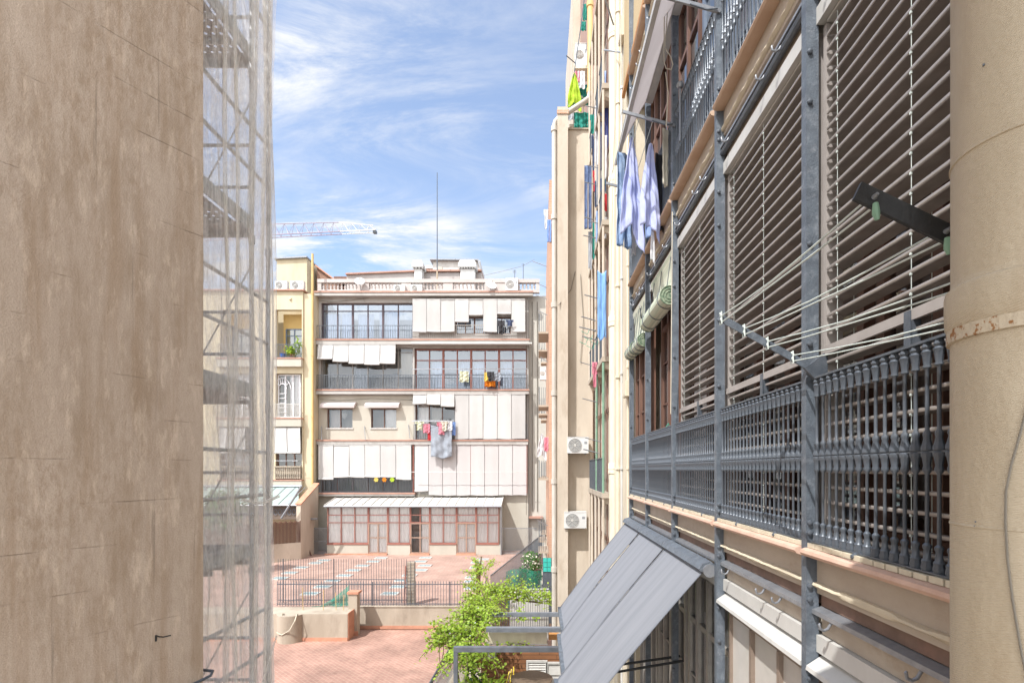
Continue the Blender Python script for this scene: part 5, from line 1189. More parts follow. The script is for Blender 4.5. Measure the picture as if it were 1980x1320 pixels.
# cream wall and pipes next to the near block
cw = thing('wall', 'sunny cream wall strip between the cream drainpipe and the near balconies', 'wall', (2, 10.5, LT-.4))
MB().box(1.76, 5, 9.32, 12.18, -8, 15).build('face', M['cream'], cw)
MB().box(1.70, 1.757, 9.34, 9.55, -8, 15).build('edge_strip', M['cream'], cw)
big = thing('drainpipe', 'big cream painted drainpipe running the full height of the frame', 'drainpipe', (1.785, 12.3, LT-.4))
MB().tube([(1.785,12.3,-8),(1.785,12.3,15)], .128, 20).build('pipe', M['cream_pipe'], big)
for py in (68, 352, 622, 905):
    z = wz(py,12.3); MB().lathe([(.13,z-.13),(.15,z-.12),(.15,z+.1),(.132,z+.13)], 1.785, 12.3, 20).build('collar', M['cream_pipe'], big)
    MB().lathe([(.153,z-.03),(.157,z-.02),(.157,z+.01),(.153,z+.02)], 1.785, 12.3, 20).tube([(1.785,12.3,z),(2.04,12.35,z)], .015, 6).build('clamp', M['cream_pipe'], big)
for k, (y, r, xo, mt_) in enumerate(((11.35,.045,1.73,'cream_pipe'),(10.9,.03,1.74,'white_metal'),(10.2,.022,1.745,'cream_pipe'),(9.8,.018,1.74,'light_cable'))):
    m = MB().tube([(xo,y,-8),(xo,y+.01,0),(xo-.004,y,7),(xo,y,15)], r, 8)
    for z in range(-6, 15, 2): m.tube([(xo,y,z),(xo,y,z+.05)], r*1.5, 8)
    tag(m.build('conduit', M[mt_]), ['cream waste pipe next to the big cream drainpipe','thin white conduit on the cream wall','thin cream conduit on the cream wall','pale cable run along the cream wall edge'][k], 'pipe')
m = MB().box(1.66,1.757,10.0,10.35,1.42,1.72); m.box(1.655,1.66,10.02,10.33,1.44,1.70); tag(m.build('junction_box', M['cream_pipe']), 'small cream junction box on the cream wall', 'box')
m = MB().box(1.66,1.757,10.6,10.9,8.9,9.3); m.box(1.655,1.66,10.62,10.88,8.93,9.27); tag(m.build('junction_box', M['cream_pipe']), 'cream box high on the cream wall near the straw blind', 'box')
m = MB().tube([(1.6,10.1,7.5),(1.55,9.9,9),(1.62,9.7,10.6)], .012, 5); m.tube([W(1188,-20,10.5), W(1192,140,10.6), W(1186,300,11), W(1180,600,11.5)], .01, 5); tag(m.build('cable', M['light_cable']), 'thin pale cable hanging in front of the cream drainpipe', 'cable')

# ============================================================ NEAR FACADE
nb = thing('apartment_building', 'near cream and brown block with iron balconies, posts and slatted blinds', 'building', (2.2, 5, LT-.4))
YP = [1.58, 3.13, 4.70, 6.25, 7.80, 9.20]
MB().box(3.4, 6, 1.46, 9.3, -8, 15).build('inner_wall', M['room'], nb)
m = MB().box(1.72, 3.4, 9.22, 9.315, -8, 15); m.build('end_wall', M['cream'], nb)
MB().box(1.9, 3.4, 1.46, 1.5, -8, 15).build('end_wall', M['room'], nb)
for y in YP:
    MB().box(1.60, 1.675, y-.028, y+.028, -7.5, 15).build('post', M['post'], nb)
    bolt = MB().tube([(1.62,y-.028,0),(1.62,y-.042,0),(1.62,y-.046,0)], [.017,.015,.006], 8).build('post_bolt', M['iron'], nb); first = True
    for zf in (-3.75, 0, 3.75):
        for dz in (-.32, -.38, .75, 1.35, 2.2, -.70, -.78, -1.25):
            if first: bolt.location.z = zf+dz; first = False; z_b = zf+dz
            else: slide(bolt, (0,0,zf+dz-z_b))
    for zf in (0, 3.75, 7.5): MB().prism([(1.68,y-.012,zf-.56),(1.605,y-.012,zf-.56),(1.68,y-.012,zf-.82)], (0,.024,0)).build('post_gusset', M['iron'], nb)
rr = random.Random(9)
for zf in (-3.75, 0, 3.75, 7.5):
    MB().box(1.665, 3.39, 1.52, 9.21, zf-.74, zf-.475).build('floor_slab', M['cream_brown'] if 'cream_brown' in M else M.setdefault('cream_brown', mat('tan_fascia_render', (.46,.40,.33), (.38,.32,.26), rough=.9, scale=2.5, stretch=(1,.5,1), bump=.2, bscale=40, spots=(.24,.17,.11), spotamt=.4, spotscale=4)), nb)
    for y0, y1 in zip(YP, YP[1:]):
        a, b = y0+.03, y1-.03
        m = MB(); m.prism([(1.664,a,zf-.515),(1.6,a,zf-.52),(1.572,a,zf-.512),(1.56,a,zf-.494),(1.566,a,zf-.476),(1.59,a,zf-.468),(1.664,a,zf-.465)], (0,b-a,0)); m.build('ledge', M['coral'] if zf <= 0 else M.setdefault('orange_ledge', mat('orange_ledge', (.5,.36,.26), (.43,.29,.2), rough=.7, scale=5)), nb)
        m = MB(); k = int((b-a)/.085)
        for i in range(k):
            ya = a+(b-a)*i/k; m.box(1.603, 1.66, ya+.006, ya+(b-a)/k-.006, zf-.464, zf-.436-.004*rr.random())
        m.build('tile_row', M.setdefault('cream_tile', mat('cream_tile', (.62,.56,.43), (.5,.44,.33), rough=.7, scale=9)), nb)
        # rough mortar lip under the fascia
        m = MB(); n = 26; pr = []
        for i in range(n+1):
            t = i/n; yy = a+(b-a)*t; jj = rr.uniform(-.007,.007)
            pr.append([(1.664,yy,zf-.672+jj*.6),(1.640+jj,yy,zf-.676+jj),(1.634+jj,yy,zf-.69),(1.645,yy,zf-.702-jj),(1.664,yy,zf-.705)])
        base = len(m.v)
        for row in pr: m.v += row
        for i in range(n):
            for q in range(4): m.f.append((i*5+q, i*5+q+1, (i+1)*5+q+1, (i+1)*5+q))
        m.build('mortar_lip', M['cream'], nb)
        MB().box(1.69, 1.9, a, b, zf-.815, zf-.742).build('soffit_beam', M.setdefault('soffit', mat('brown_soffit', (.2,.13,.1), (.13,.085,.065), rough=.85, scale=5, spots=(.3,.16,.12), spotamt=.5, spotscale=3)), nb)
        MB().prism([(1.69,a,zf-.818),(1.635,a,zf-.835),(1.632,a,zf-.86),(1.69,a,zf-.86)], (0,b-a,0)).build('hook_rail', M['galv'], nb)
        MB().box(1.695, 1.9, a, b, zf-.985, zf-.8605).build('panel', M['cream_brown'], nb)
        if zf > 0: MB().tube([(1.655,a,zf-.90),(1.655,b,zf-.90)], .026, 8).build('roller_tube', M['iron'], nb)
        MB().box(1.66, 1.9, a, b, zf-1.09, zf-.988).build('head_box', M['white_metal'], nb)
        for yh in (a+.36, a+.62, b-.18):
            p = Vector((1.64, yh, zf-.86)); m = MB(); m.tube([p+Vector((.02,0,.012)), p+Vector((.0,0,-.02)), p+Vector((-.012,0,-.04)), p+Vector((-.034,0,-.05)), p+Vector((-.055,0,-.04)), p+Vector((-.06,0,-.016)), p+Vector((-.056,0,-.008))], [.008]*6+[.004], 8); m.build('hook', M['galv'], nb)
def windowYZ(parent, y0, y1, z0, z1, x, cols, trans=None, fm='brown_wood', glass='glass', fw=.06, depth=.06, bars=None):
    m = MB(); m.box(x,x+depth,y0,y1,z0,z0+fw); m.box(x,x+depth,y0,y1,z1-fw,z1); m.box(x,x+depth,y0,y0+fw,z0+fw,z1-fw); m.box(x,x+depth,y1-fw,y1,z0+fw,z1-fw)
    for i in range(1, cols):
        c = y0+(y1-y0)*i/cols; m.box(x-.008, x+depth-.004, c-fw*.6, c+fw*.6, z0+fw, z1-fw)
    for t in (trans or []): m.box(x+.006, x+depth-.006, y0+fw, y1-fw, t-fw*.5, t+fw*.5)
    for t in (bars or []): m.box(x+.015, x+depth-.015, y0+fw, y1-fw, t-.012, t+.012)
    f = m.build('window_frame', M[fm], parent)
    MB().quad((x+depth*.5,y1-fw,z0+fw),(x+depth*.5,y0+fw,z0+fw),(x+depth*.5,y0+fw,z1-fw),(x+depth*.5,y1-fw,z1-fw)).build('pane', M[glass], f); return f
def curtYZ(parent, y0, y1, z0, z1, x, mt='curtain'):
    MB().grid(lambda u, v: (x+.025*math.sin(u*(y1-y0)*26), y0+(y1-y0)*u, z0+(z1-z0)*v), max(10, int((y1-y0)*26)), 2).build('curtain', M[mt], parent, ang=180)
for zf in (-3.75, 0, 3.75):
    for k, (y0, y1) in enumerate(zip(YP, YP[1:])):
        a, b = y0+.06, y1-.06
        if zf == 0:
            if k < 3: windowYZ(nb, a, b, -.43, 2.62, 2.0, 3, [1.95, .55], 'brown_wood', 'glass', .07, .07)
            else:
                windowYZ(nb, a, b+(.03 if k == 4 else 0), -.45, 2.7, 1.82 if k == 3 else 1.70, 3, [2.05], 'brown_wood', 'glass', .07, .07, [.25, .95, 1.55]); curtYZ(nb, a+.1, b-.1, -.4, 2.0, 2.1)
        elif zf > 0:
            windowYZ(nb, a, b, 3.33, 6.4, 1.95, 3, [5.6, 4.2], 'blue_frame' if k <= 2 else 'brown_wood', 'glass_blue', .06, .07)
            if k >= 2: curtYZ(nb, a+.1, b-.1, 3.4, 5.5, 2.15)
        else:
            if k < 2:
                windowYZ(nb, a, b, -4.1, -1.26, 1.70, 3, [-2.0], 'window_brown', 'frosted', .032, .05)
                MB().box(1.81, 1.83, a, b, -4.0, -1.24).build('inner_panel', M['cream_pipe'], nb)
                m = MB(); m.prism([(1.70,y0+.035,-1.105),(1.70,y0+.035,-1.13),(1.605,y0+.035,-1.20),(1.592,y0+.035,-1.195),(1.598,y0+.035,-1.17)], (0,y1-y0-.07,0)); m.build('hood', M['white_metal'], nb)
                MB().box(1.64, 1.692, a, b, -1.99, -1.93).build('sill_rail', M['white_metal'], nb)
            else:
                windowYZ(nb, a, b, -4.1, -1.12, 1.78, 4, [-1.75], 'grey_frame', 'glass', .06, .07, [-2.4]); curtYZ(nb, a+.5, b-.1, -4., -1.9, 2.2)
m = MB()
for zf in (-3.75, 0, 3.75): m.box(2.05, 3.39, 1.52, 9.2, zf-.4745, zf-.44)
m.build('inner_floor', M['brown_wood'], nb)

# --- iron balcony railings, one per bay and floor
def baluster(x, y, zf):
    z = zf-.425; P = [(.021,0),(.024,.012),(.02,.03),(.022,.04),(.015,.05),(.0125,.085),(.017,.095),(.017,.105),(.008,.115),(.008,.405),(.015,.415),(.017,.43),(.013,.44),(.019,.475),(.023,.482),(.023,.495),(.017,.5),(.023,.507),(.023,.52),(.019,.53),(.012,.56),(.016,.57),(.014,.582),(.008,.592),(.008,.845),(.016,.855),(.013,.868),(.019,.91),(.023,.92),(.015,.93),(.021,.94),(.015,.958)]
    return MB().lathe([(r, z+h) for r, h in P], x, y, 8)
names = ['cast-iron balcony railing closest to the tan foreground pipe', 'cast-iron balcony railing second from the tan foreground pipe', 'cast-iron balcony railing third from the tan foreground pipe', 'cast-iron balcony railing below the long rolled bamboo blind', 'cast-iron balcony railing at the cream wall end of the balcony']
for zf in (0, 3.75):
    b0 = None
    for k, (y0, y1) in enumerate(zip(YP, YP[1:])):
        lab = names[k] if zf == 0 else ['upper-floor iron railing nearest the camera, mostly above the frame', 'upper-floor iron railing second from the camera', 'upper-floor iron railing in front of the white-framed windows', 'upper-floor iron railing behind the hanging blue shirts', 'upper-floor iron railing at the far end, past the blue shirts'][k]
        r = thing('balcony_railing', lab, 'railing', (1.64, y0, zf-.46), 'cast-iron railings of the lower balcony' if zf == 0 else 'cast-iron railings of the upper balcony')
        a, b = y0+.04, y1-.04; n = 22 if k < 4 else 20
        for i in range(n):
            y = a+(b-a)*(i+.5)/n
            if b0 is None or i == 0:
                b0 = baluster(1.64, y, zf).build('baluster', M['iron'], r); yb0 = y
            else: slide(b0, (0, y-yb0, 0))
        MB().box(1.622, 1.658, a, b, zf+.534, zf+.546).build('top_rail', M['iron'], r)
        MB().box(1.618, 1.662, a, b, zf-.4335, zf-.4255).build('bottom_rail', M['iron'], r)
        MB().box(1.634, 1.646, a, b, zf+.07, zf+.078).build('middle_rail', M['iron'], r)
        for q in (.25, .7):
            y = a+(b-a)*q; MB().tube([(1.63,y,zf-.434),(1.605,y,zf-.448),(1.598,y,zf-.455)], [.013,.015,.008], 8).build('foot_bolt', M['iron'], r)

# --- flat handrail on brackets behind the balusters
hr = thing('handrail', 'long flat taupe handrail on small brackets above the near iron railing', 'handrail', (1.68, 4, .6))
for k, (y0, y1) in enumerate(zip(YP[:3], YP[1:4])):
    MB().box(1.683, 1.703, y0+.04, y1-.04, .675, .725).build('rail', M['guide'], hr)
    m = MB()
    for y in (y0+.78,): m.prism([(1.684,y-.03,.68),(1.72,y-.03,.70),(1.72,y-.03,.5),(1.69,y-.03,.48)], (0,.03,0)); m.box(1.676,1.6825,y-.02,y+.02,.5,.72)
    m.build('bracket', M['iron'], hr)

# --- big slatted blinds in the three nearest bays
slab_names = ['taupe slatted blind nearest the tan pipe, cut by the black steel arm', 'taupe slatted blind between the two nearest posts, behind the washing lines', 'narrowest taupe slatted blind, next to the rolled bamboo blinds']
for k in range(3):
    y0, y1 = YP[k], YP[k+1]; a, b = y0+.10, y1-.075
    t = thing('slatted_blind', slab_names[k], 'blind', (1.76, y0, -.42), 'taupe slatted blinds of the near balcony')
    m = MB(); z = -.38; 
    while z < 2.6:
        tl = .010+rr.uniform(-.002,.002); j = rr.uniform(-.002,.002)
        pts = [(1.7095,z+.0075+j),(1.703,z+.0105+j),(1.697,z+.007+j),(1.695,z+j),(1.697,z-.0075+j),(1.703,z-.011+j),(1.709,z-.007+j),(1.7115,z-.0015),(1.74,z+.004),(1.775,z+.002),(1.795,z-.009),(1.796,z-.006),(1.775,z+.0055),(1.74,z+.0075),(1.7115,z+.003)]
        m.prism([(px_, a, pz-tl*(px_-1.75)) for px_, pz in pts], (0, b-a, 0))
        z += .092
    m.build('slats', M['slat'], t)
    m = MB()
    for yy in (a+.1, (a+b)/2, b-.1):
        m.box(1.702,1.7035,yy-.002,yy+.002,-.4,2.62); m.box(1.796,1.7975,yy-.002,yy+.002,-.4,2.62)
        z = -.38
        while z < 2.6: m.box(1.697,1.704,yy-.006,yy+.006,z-.02,z-.008); z += .092
    m.build('ladder_cord', M['rope'], t)
    MB().box(1.70, 1.80, a, b, 2.64, 2.655).build('head_rail', M['white_metal'], t)
    for yy in (y0+.03, y1-.065):
        MB().box(1.70, 1.80, yy, yy+.03, -.44, 2.64).build('side_guide', M['guide'], t)

# --- rolled bamboo blinds
for lab, y0, y1, z, r in (('long rolled green-white bamboo blind, largest of three', 6.36, 7.62, 2.14, .115), ('small rolled bamboo blind in the far bay, nearer one', 7.90, 8.48, 1.98, .10), ('small rolled bamboo blind in the far bay, beside the cream wall', 8.56, 9.10, 2.02, .10)):
    t = thing('bamboo_blind', lab, 'blind', (1.62, (y0+y1)/2, z), 'rolled bamboo blinds of the near balcony')
    m = MB(); k = 18; ring = []
    for i in range(k+1):
        a = 2*math.pi*i/k; ring.append((1.60+r*math.cos(a)*(1+.05*math.sin(i*2.1)), z+r*math.sin(a)*(1+.06*math.cos(i*1.7))))
    for (p, q) in zip(ring, ring[1:]): m.quad((p[0],y0,p[1]),(p[0],y1,p[1]),(q[0],y1,q[1]),(q[0],y0,q[1]))
    m.grid(lambda u, v: (1.64+.06*math.sin(v*3)-.03*v, y0+(y1-y0)*u, 2.72+(z+r*.6-2.72)*v), 6, 8); m.build('roll', M['bamboo'], t)
    for yy in (y0-.001, y1+.001):
        m = MB()
        for rr_ in (1., .7, .4): m.tube([(1.60+r*rr_*math.cos(q*math.pi/10), yy, z+r*rr_*math.sin(q*math.pi/10)) for q in range(21)], .008, 4)
        m.f.append(tuple(range(len(m.v), len(m.v)+k))); m.v += [(p[0], yy, p[1]) for p in ring[:k]]
        m.build('roll_end', M['bamboo_end'], t)
    m = MB()
    for q in (.12, .5, .86):
        yy = y0+(y1-y0)*q; m.tube([(1.60+(r+.006)*math.cos(w*math.pi/10), yy, z+(r+.006)*math.sin(w*math.pi/10)) for w in range(21)], .006, 5); m.tube([(1.60,yy,z+r),(1.66,yy,2.72)], .005, 4)
    m.build('tie_cord', M['iron'], t)

# --- clothes-line arms with taut lines between them
a1 = thing('clothesline_bracket', 'grey steel clothes-line arm tied with pale line at the second post', 'line arm', (1.62, 3.13, .6))
A0, A1 = Vector((1.63,3.085,.60)), Vector((1.075,3.085,.905)); MB().bar(A0, A1, .008, .042).build('arm', M['post'], a1)
MB().prism([(1.70,3.05,.70),(1.60,3.05,.62),(1.56,3.05,.60),(1.60,3.05,.56),(1.70,3.05,.46)], (0,.02,0)).build('gusset', M['iron'], a1)
a2 = thing('clothesline_bracket', 'black steel clothes-line arm reaching out beside the tan pipe', 'line arm', (1.62, 1.58, .5))
B0, B1 = Vector((1.63,1.54,.50)), Vector((.945,1.54,.828)); MB().bar(B0, B1, .012, .056).build('arm', M['black'], a2)
pl1 = [A0.lerp(A1, t) for t in (.985, .74, .49, .22)]; pl2 = [B0.lerp(B1, t) for t in (.93, .62, .33, .08)]
knots = MB()
for p, q in zip(pl1, pl2):
    for dz, dx in ((.012,.0),(-.022,.006)):
        mid = (p+q)/2+Vector((0,0,-.012 if dz > 0 else -.03)); s_ = p+Vector((dx,-.0,dz)); e_ = q+Vector((dx,.0,dz))
        m = MB().tube([s_, s_.lerp(mid,.5)+Vector((0,0,-.003)), mid, e_.lerp(mid,.5)+Vector((0,0,-.003)), e_], .0036, 6)
        tag(m.build('washing_line', M['rope']), 'taut pale plastic washing line strung between the two near arms', 'washing line', 'washing lines between the two near arms')
    knots = MB(); knots.tube([p+Vector((-.008,0,.03)), p+Vector((.006,-.012,.012)), p+Vector((-.006,-.012,-.008)), p+Vector((.004,-.012,-.03))], .0055, 6); knots.tube([p+Vector((-.002,-.016,.034)), p+Vector((.002,.016,.034)), p+Vector((0,.016,-.036)), p+Vector((0,-.016,-.036)), p+Vector((-.002,-.016,.034))], .004, 5); knots.build('knot', M['rope'], a1)
    MB().tube([q+Vector((0,-.006,0)), q+Vector((0,-.022,.004))], [.009,.005], 8).build('pin', M['galv'], a2); MB().tube([q+Vector((0,-.012,-.02)), q+Vector((0,-.014,-.05)), q+Vector((.004,-.014,-.07))], [.008,.011,.006], 8).build('pulley', M['green_paint'], a2)

# upper-floor arms
up = []
for y, lab in ((4.70,'grey clothes-line arm at the top edge of the picture'),(6.25,'grey clothes-line arm above the hanging blue shirts'),(7.8,'grey clothes-line arm behind the hanging blue shirts')):
    t = thing('clothesline_bracket', lab, 'line arm', (1.6, y, 4.1)); MB().bar((1.63,y-.04,4.12),(1.0,y-.04,4.29), .02, .034).build('arm', M['galv'], t)
    m = MB().tube([(1.6,y-.06,4.13),(1.5,y-.06,4.12),(1.35,y-.06,4.17)], .007, 5); m.build('stay', M['iron'], t)
t = MB().tube([(1.72,12.0,10.3),(1.25,11.0,10.45)], .02, 6).tube([W(1168,97,11.5), W(1216,104,10.9)], .018, 6); tag(t.build('clothesline_bracket', M['galv']), 'thin clothes-line arms crossing the cream drainpipe high up', 'line arm')
for k, x in enumerate((1.04, 1.2, 1.36)):
    m = MB().tube([(x,6.22,4.26-.1*k*.4),(x,7.0,4.22-.1*k*.4),(x,7.76,4.26-.1*k*.4)], .004, 5); tag(m.build('washing_line', M['rope']), 'pale washing line carrying the blue shirts', 'washing line', 'washing lines of the upper balcony')
NL = 'laundry of the near upper balcony'
garment('trousers', 1207, 297, 478, 30, 7.3, 'denim', 'trousers', 'faded blue jeans hanging left of the white and blue shirts', 'trousers', ang=.5, group=NL)
garment('point', 1222, 266, 440, 46, 6.9, 'periwinkle', 'shirt', 'white and periwinkle shirt pinned at a point, larger one in front', 'shirt', ang=.35, group=NL)
garment('point', 1258, 278, 432, 40, 6.7, 'periwinkle', 'shirt', 'crumpled periwinkle shirt right of the larger white-blue one', 'shirt', ang=.3, group=NL, seed=4)
garment('shirt', 1258, 360, 462, 30, 6.95, 'lightblue', 'shirt', 'pale blue shirt low behind the periwinkle shirts', 'shirt', ang=.5, group=NL)
garment('towel', 1236, 400, 470, 16, 7.1, 'blue', 'towel', 'blue cloth hanging low between the shirts', 'towel', ang=.2, group=NL)
garment('towel', 1287, 250, 360, 13, 6.45, 'cream', 'towel', 'cream cloth hung close to the upper railing post', 'towel', ang=.6, group=NL)
garment('shirt', 1278, 300, 450, 26, 6.9, 'black', 'shirt', 'dark garment in the shade behind the blue shirts', 'shirt', ang=.5, group=NL)
garment('towel', 1213, 385, 480, 12, 7.5, 'denim', 'towel', 'second denim cloth hanging below the jeans', 'towel', group=NL, ang=.2)
garment('towel', 1225, 420, 492, 8, 7.6, 'white', 'towel', 'thin white cloth strip under the jeans', 'towel', group=NL)
garment('point', 1262, 430, 500, 9, 6.8, 'white', 'towel', 'white rag hanging beneath the blue shirts', 'towel', group=NL)

# --- awnings
def awning(name, lab, y0, y1, top, bot, fab, drop_name='bottom_bar', n=12, group=None, cover='post'):
    t = thing(name, lab, 'awning', (top[0], (y0+y1)/2, top[1]), group)
    def fn(u, v, o=0.):
        y = y0+(y1-y0)*u; s = -.075*math.sin(math.pi*v)-.012*math.sin(u*9+1)*v*(1-v)*4+.010*math.sin(u*5+v*9+y0)*v*(1-v)*3+.006*math.sin(u*13-v*11+y0*2)*v; return (top[0]+(bot[0]-top[0])*v+s*.7, y, top[1]+(bot[1]-top[1])*v+s*.4+o)
    m = MB().grid(fn, 30, 30); m.build('fabric', M[fab], t, ang=80)
    for u0, u1 in ((0,.022),(.978,1)): MB().grid(lambda u, v, u0=u0, u1=u1: Vector(fn(u0+(u1-u0)*u, v))+Vector((-.004,0,.003)), 2, 30).build('hem', M['hem' if fab == 'awning_grey' else fab], t, ang=80)
    mm = MB().prism([(top[0]+.09,y0-.02,top[1]+.05),(top[0]+.05,y0-.02,top[1]+.085),(top[0]-.03,y0-.02,top[1]+.06),(top[0]-.06,y0-.02,top[1]+.01),(top[0]-.04,y0-.02,top[1]-.01),(top[0]+.05,y0-.02,top[1]-.03),(top[0]+.09,y0-.02,top[1]-.02)], (0,y1-y0+.04,0)); mm.build('cassette', M[cover], t)
    MB().bar((bot[0],y0-.01,bot[1]),(bot[0],y1+.01,bot[1]), .05, .07).build(drop_name, M['white_metal'] if fab != 'awning_grey' else M['post'], t)
    return t
AG = 'grey drop-arm awnings below the near balcony'
for lab, y0, y1, bx in (('grey drop-arm awning, nearest and lowest of three', 4.78, 6.22, (.20,-2.55)), ('grey drop-arm awning between the two others', 6.275, 7.765, (.29,-2.5)), ('grey drop-arm awning farthest along, beside the cream wall', 7.83, 9.13, (.35,-2.46))):
    t = awning('awning', lab, y0, y1, (1.53,-.93), bx, 'awning_grey', group=AG)
    for yy in (y0+.05, y1-.05): MB().tube([(1.72,yy,-2.28),(bx[0]+.04,yy,bx[1]+.02)], .016, 8).build('arm', M['black'], t)
    MB().tube([(1.56,y0-.05,-.93),(1.56,y0-.02,-.93)], .06, 12).build('gear_head', M['galv'], t)
t = awning('awning', 'pale mauve-white awning tilted out above the blue shirts', 5.0, 7.70, (1.60,5.48), (1.15,4.56), 'awning_mauve', 'front_bar', cover='white_metal')
t = thing('straw_blind', 'straw-coloured hanging blind with orange bottom bar on the cream wall', 'blind', (1.68, 9.2, 7.4))
MB().grid(lambda u, v: (1.66+.02*math.sin(v*6), 8.15+2.1*u, 7.42+7.2*v), 6, 12).grid(lambda u, v: (1.67+.02*math.sin(v*6), 8.15+2.1*(1-u), 7.42+7.2*v), 6, 12).build('mat', M['wicker'], t)
MB().box(1.63, 1.69, 8.15, 10.25, 7.34, 7.42).build('bottom_bar', M['orange_bar'], t)
m = MB().tube([W(1285,-40,5.9), W(1284,120,6.0), W(1288,133,6.0), W(1298,135,6.0), W(1301,125,6.0), W(1297,110,6.0), W(1287,95,6.0)], .007, 6).tube([W(1295,-40,5.95), W(1286,90,6.0)], .006, 6).tube([W(1287,140,6.0), W(1292,180,6.05), W(1288,245,6.1)], .006, 6)
tag(m.build('cord', M['light_cable']), 'pale looped cord dangling in front of the mauve-white awning', 'cord')
m = MB().lathe([(.006,0),(.03,.01),(.042,.04),(.03,.07),(.006,.08)], 0, 0, 12); bx0, by0, bz0 = W(1315,172,5.9); m.v = [(a+bx0, b+by0, c+bz0) for a, b, c in m.v]; m.tube([(bx0,by0,bz0-.6),(bx0,by0,bz0+.01)], .012, 6)
tag(m.build('finial', M['galv']), 'pale round knob on a thin rod beside the upper railing', 'finial')
m = MB()
for px, py, Y in ((1256,840,7.9),(1288,826,7.0),(1293,905,6.9),(1253,975,7.9),(1248,1000,8.0)): m.tube([W(px,py,Y), W(px+4,py-8,Y), W(px+8,py+2,Y), W(px+2,py+10,Y), W(px-2,py+22,Y)], .008, 5)
tag(m.build('green_cord', M['green_rope']), 'bits of bright green cord knotted on the iron railing', 'cord')
m = MB().tube([W(1300,410,6.0), W(1299,560,6.0), W(1297,800,6.1)], .006, 5); tag(m.build('cord', M['light_cable']), 'thin pale cord hanging down the fourth post', 'cord')

# --- the pipe in the foreground and the wall it is fixed to
fp = thing('drainpipe', 'thick tan painted drainpipe in the foreground at the right edge', 'drainpipe', (1.09, 1.149, LT))
PX, PY = 1.09, 1.149
MB().lathe([(.14,-7.1),(.14,.31)], PX, PY, 64).lathe([(.139,.365),(.139,3.2)], PX, PY, 64).build('pipe', M['old_pipe'], fp)
MB().lathe([(.14,.312),(.144,.318),(.150,.33),(.1515,.36),(.1515,.40),(.149,.412),(.141,.418),(.139,.43)], PX, PY, 64).build('socket', M['old_pipe'], fp)
m = MB().lathe([(.1415,.292),(.147,.293),(.147,.322),(.1425,.323)], PX, PY, 64)
dv = Vector((-PX,-PY,0)).normalized(); th = Vector((-dv.y, dv.x, 0)); 
bp = Vector((PX,PY,.31))+(dv*.96+th*.28).normalized()*.146
m.tube([bp, bp+dv*.03], .007, 6); m.tube([bp+dv*.008, bp+dv*.018], .012, 6); m.build('clamp', M['rust'], fp)
for z in (.705, -.125): MB().lathe([(.139,z-.004),(.1418,z-.002),(.1418,z+.001),(.139,z+.004)], PX, PY, 64).build('seam', M['old_pipe'], fp)
m = MB(); pts = []
for px, py in ((1990,770),(1975,830),(1955,900),(1945,950),(1944,1010),(1948,1080),(1958,1160),(1975,1260),(1990,1330)):
    d = Vector(((px-1043)/1000, 1, (907-py)/1000)); A = d.x**2+d.y**2; B = -2*(d.x*PX+d.y*PY); Cc = PX**2+PY**2-.145**2; disc = B*B-4*A*Cc
    t = (-B-math.sqrt(max(disc,0)))/(2*A); pts.append(d*t)
m.tube(pts, .0023, 6); tag(m.build('cable', M['cable']), 'thin grey cable curling down the tan foreground pipe', 'cable')
for px, py, r_ in ((1902,127,.0022),(1886,1013-5,.0016),(1884,1016,.0012)):
    d = Vector(((px-1043)/1000, 1, (907-py)/1000)); A = d.x**2+d.y**2; B = -2*(d.x*PX+d.y*PY); Cc = PX**2+PY**2-.139**2; t_ = (-B-math.sqrt(max(B*B-4*A*Cc,0)))/(2*A); q = d*t_
    MB().tube([q, q-Vector((d.x,d.y,0)).normalized()*.004], r_, 8).build('nail', M['iron'], fp)
own = thing('building_corner', 'tan rendered wall corner behind the tan foreground pipe', 'wall', (1.45, 1.36, LT))
MB().box(1.23, 6, 1.31, 1.45, -8, 3.3).build('pier', M['cream_brown'], own)
MB().box(-6, 6, -.9, .78, 2.55, 2.75).build('balcony_slab', M['concrete'], own)  # slab overhead, out of view, added to shade the tan pipe

# ================================================================ CAMERA, LIGHT
cam = bpy.data.cameras.new('camera'); co = bpy.data.objects.new('camera', cam); COL.objects.link(co)
co.location = (0, 0, H); co.rotation_euler = (math.pi/2, 0, 0)
cam.sensor_width = 36; cam.lens = 36*1000/1980; cam.shift_x = -53/1980; cam.shift_y = 247/1980; cam.clip_start = .05; cam.clip_end = 3000
sc.camera = co
Ld = Vector((.8, 1., -1.78)).normalized()
sun = bpy.data.lights.new('sun', 'SUN'); sun.energy = 2.0; sun.angle = math.radians(.53); sun.color = (1., .98, .945)
so = bpy.data.objects.new('sun', sun); COL.objects.link(so); so.rotation_euler = Ld.to_track_quat('-Z', 'Y').to_euler(); so.location = (-20, -25, 60)
wd = bpy.data.worlds.new('World'); sc.world = wd; wd.use_nodes = True; nt = wd.node_tree; N = nt.nodes; L = nt.links
bg = N['Background']; sky = N.new('ShaderNodeTexSky'); sky.sky_type = 'NISHITA'; sky.sun_disc = False
sky.sun_elevation = math.asin(-Ld.z); sky.sun_rotation = math.atan2(-Ld.x, -Ld.y) % (2*math.pi); sky.air_density = 1.0; sky.dust_density = .35; sky.ozone_density = 2.0
SKY = .092
bg.inputs[1].default_value = SKY; L.new(sky.outputs[0], bg.inputs[0])
tc = N.new('ShaderNodeTexCoord'); sp = N.new('ShaderNodeSeparateXYZ'); L.new(tc.outputs['Generated'], sp.inputs[0])
def mth(op, a, b):
    n = N.new('ShaderNodeMath'); n.operation = op
    for i, q in enumerate((a, b)):
        if isinstance(q, (int, float)): n.inputs[i].default_value = q
        else: L.new(q, n.inputs[i])
    return n.outputs[0]
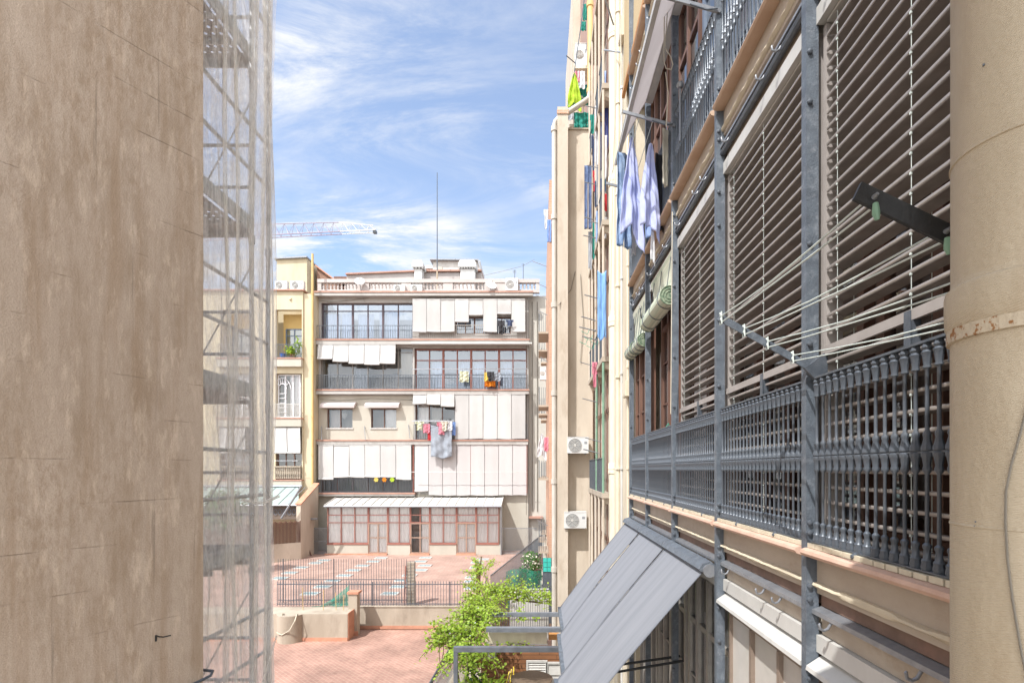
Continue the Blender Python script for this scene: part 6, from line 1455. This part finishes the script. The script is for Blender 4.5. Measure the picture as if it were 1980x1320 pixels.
den = mth('ADD', mth('MAXIMUM', sp.outputs['Z'], 0), .22)
cbv = N.new('ShaderNodeCombineXYZ'); L.new(mth('DIVIDE', sp.outputs['X'], den), cbv.inputs[0]); L.new(mth('DIVIDE', sp.outputs['Y'], den), cbv.inputs[1])
def cnoise(scale, st, det, ro, dist, off):
    mp = N.new('ShaderNodeMapping'); mp.inputs['Scale'].default_value = st; mp.inputs['Rotation'].default_value = (0,0,.45); mp.inputs['Location'].default_value = off; L.new(cbv.outputs[0], mp.inputs['Vector'])
    n = N.new('ShaderNodeTexNoise'); n.inputs['Scale'].default_value = scale; n.inputs['Detail'].default_value = det; n.inputs['Roughness'].default_value = ro; n.inputs['Distortion'].default_value = dist; L.new(mp.outputs[0], n.inputs['Vector']); return n.outputs['Fac']
def rng(s, a, b, lo, hi):
    r = N.new('ShaderNodeMapRange'); r.interpolation_type = 'SMOOTHSTEP'; r.inputs[1].default_value = a; r.inputs[2].default_value = b; r.inputs[3].default_value = lo; r.inputs[4].default_value = hi; L.new(s, r.inputs[0]); return r.outputs[0]
big_ = rng(cnoise(.9, (1,1,1), 6, .55, .6, (1.3,.4,0)), .42, .62, 0, 1)
wisp = rng(cnoise(2.6, (.45,1.3,1), 10, .68, 1.1, (3.1,2.2,0)), .42, .70, 0, 1)
low = rng(sp.outputs['Z'], .50, .20, 0, .95)
lowc = rng(cnoise(1.1, (.8,1,1), 8, .6, .5, (5.2,.7,0)), .42, .6, 0, 1)
cl = mth('ADD', mth('MULTIPLY', mth('ADD', mth('MULTIPLY', big_, 1.0), mth('ADD', mth('MULTIPLY', low, .55), .15)), wisp), mth('ADD', mth('MULTIPLY', mth('MULTIPLY', low, lowc), .85), .13))
rear = rng(sp.outputs['Y'], .25, -.35, 0, 1)          # unseen cloud behind the camera, added and brightened to lift the ambient light
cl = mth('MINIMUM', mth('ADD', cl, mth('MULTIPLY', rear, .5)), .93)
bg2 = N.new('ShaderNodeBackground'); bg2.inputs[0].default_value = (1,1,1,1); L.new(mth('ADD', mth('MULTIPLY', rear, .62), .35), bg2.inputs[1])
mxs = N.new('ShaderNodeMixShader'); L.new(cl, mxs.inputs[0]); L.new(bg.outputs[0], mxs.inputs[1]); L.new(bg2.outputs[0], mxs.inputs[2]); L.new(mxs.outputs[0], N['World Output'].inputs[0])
sc.view_settings.view_transform = 'Standard'; sc.view_settings.look = 'None'; sc.view_settings.exposure = 1.65; sc.view_settings.gamma = 1
try: sc.cycles.transparent_max_bounces = 24; sc.cycles.max_bounces = 8
except Exception: pass
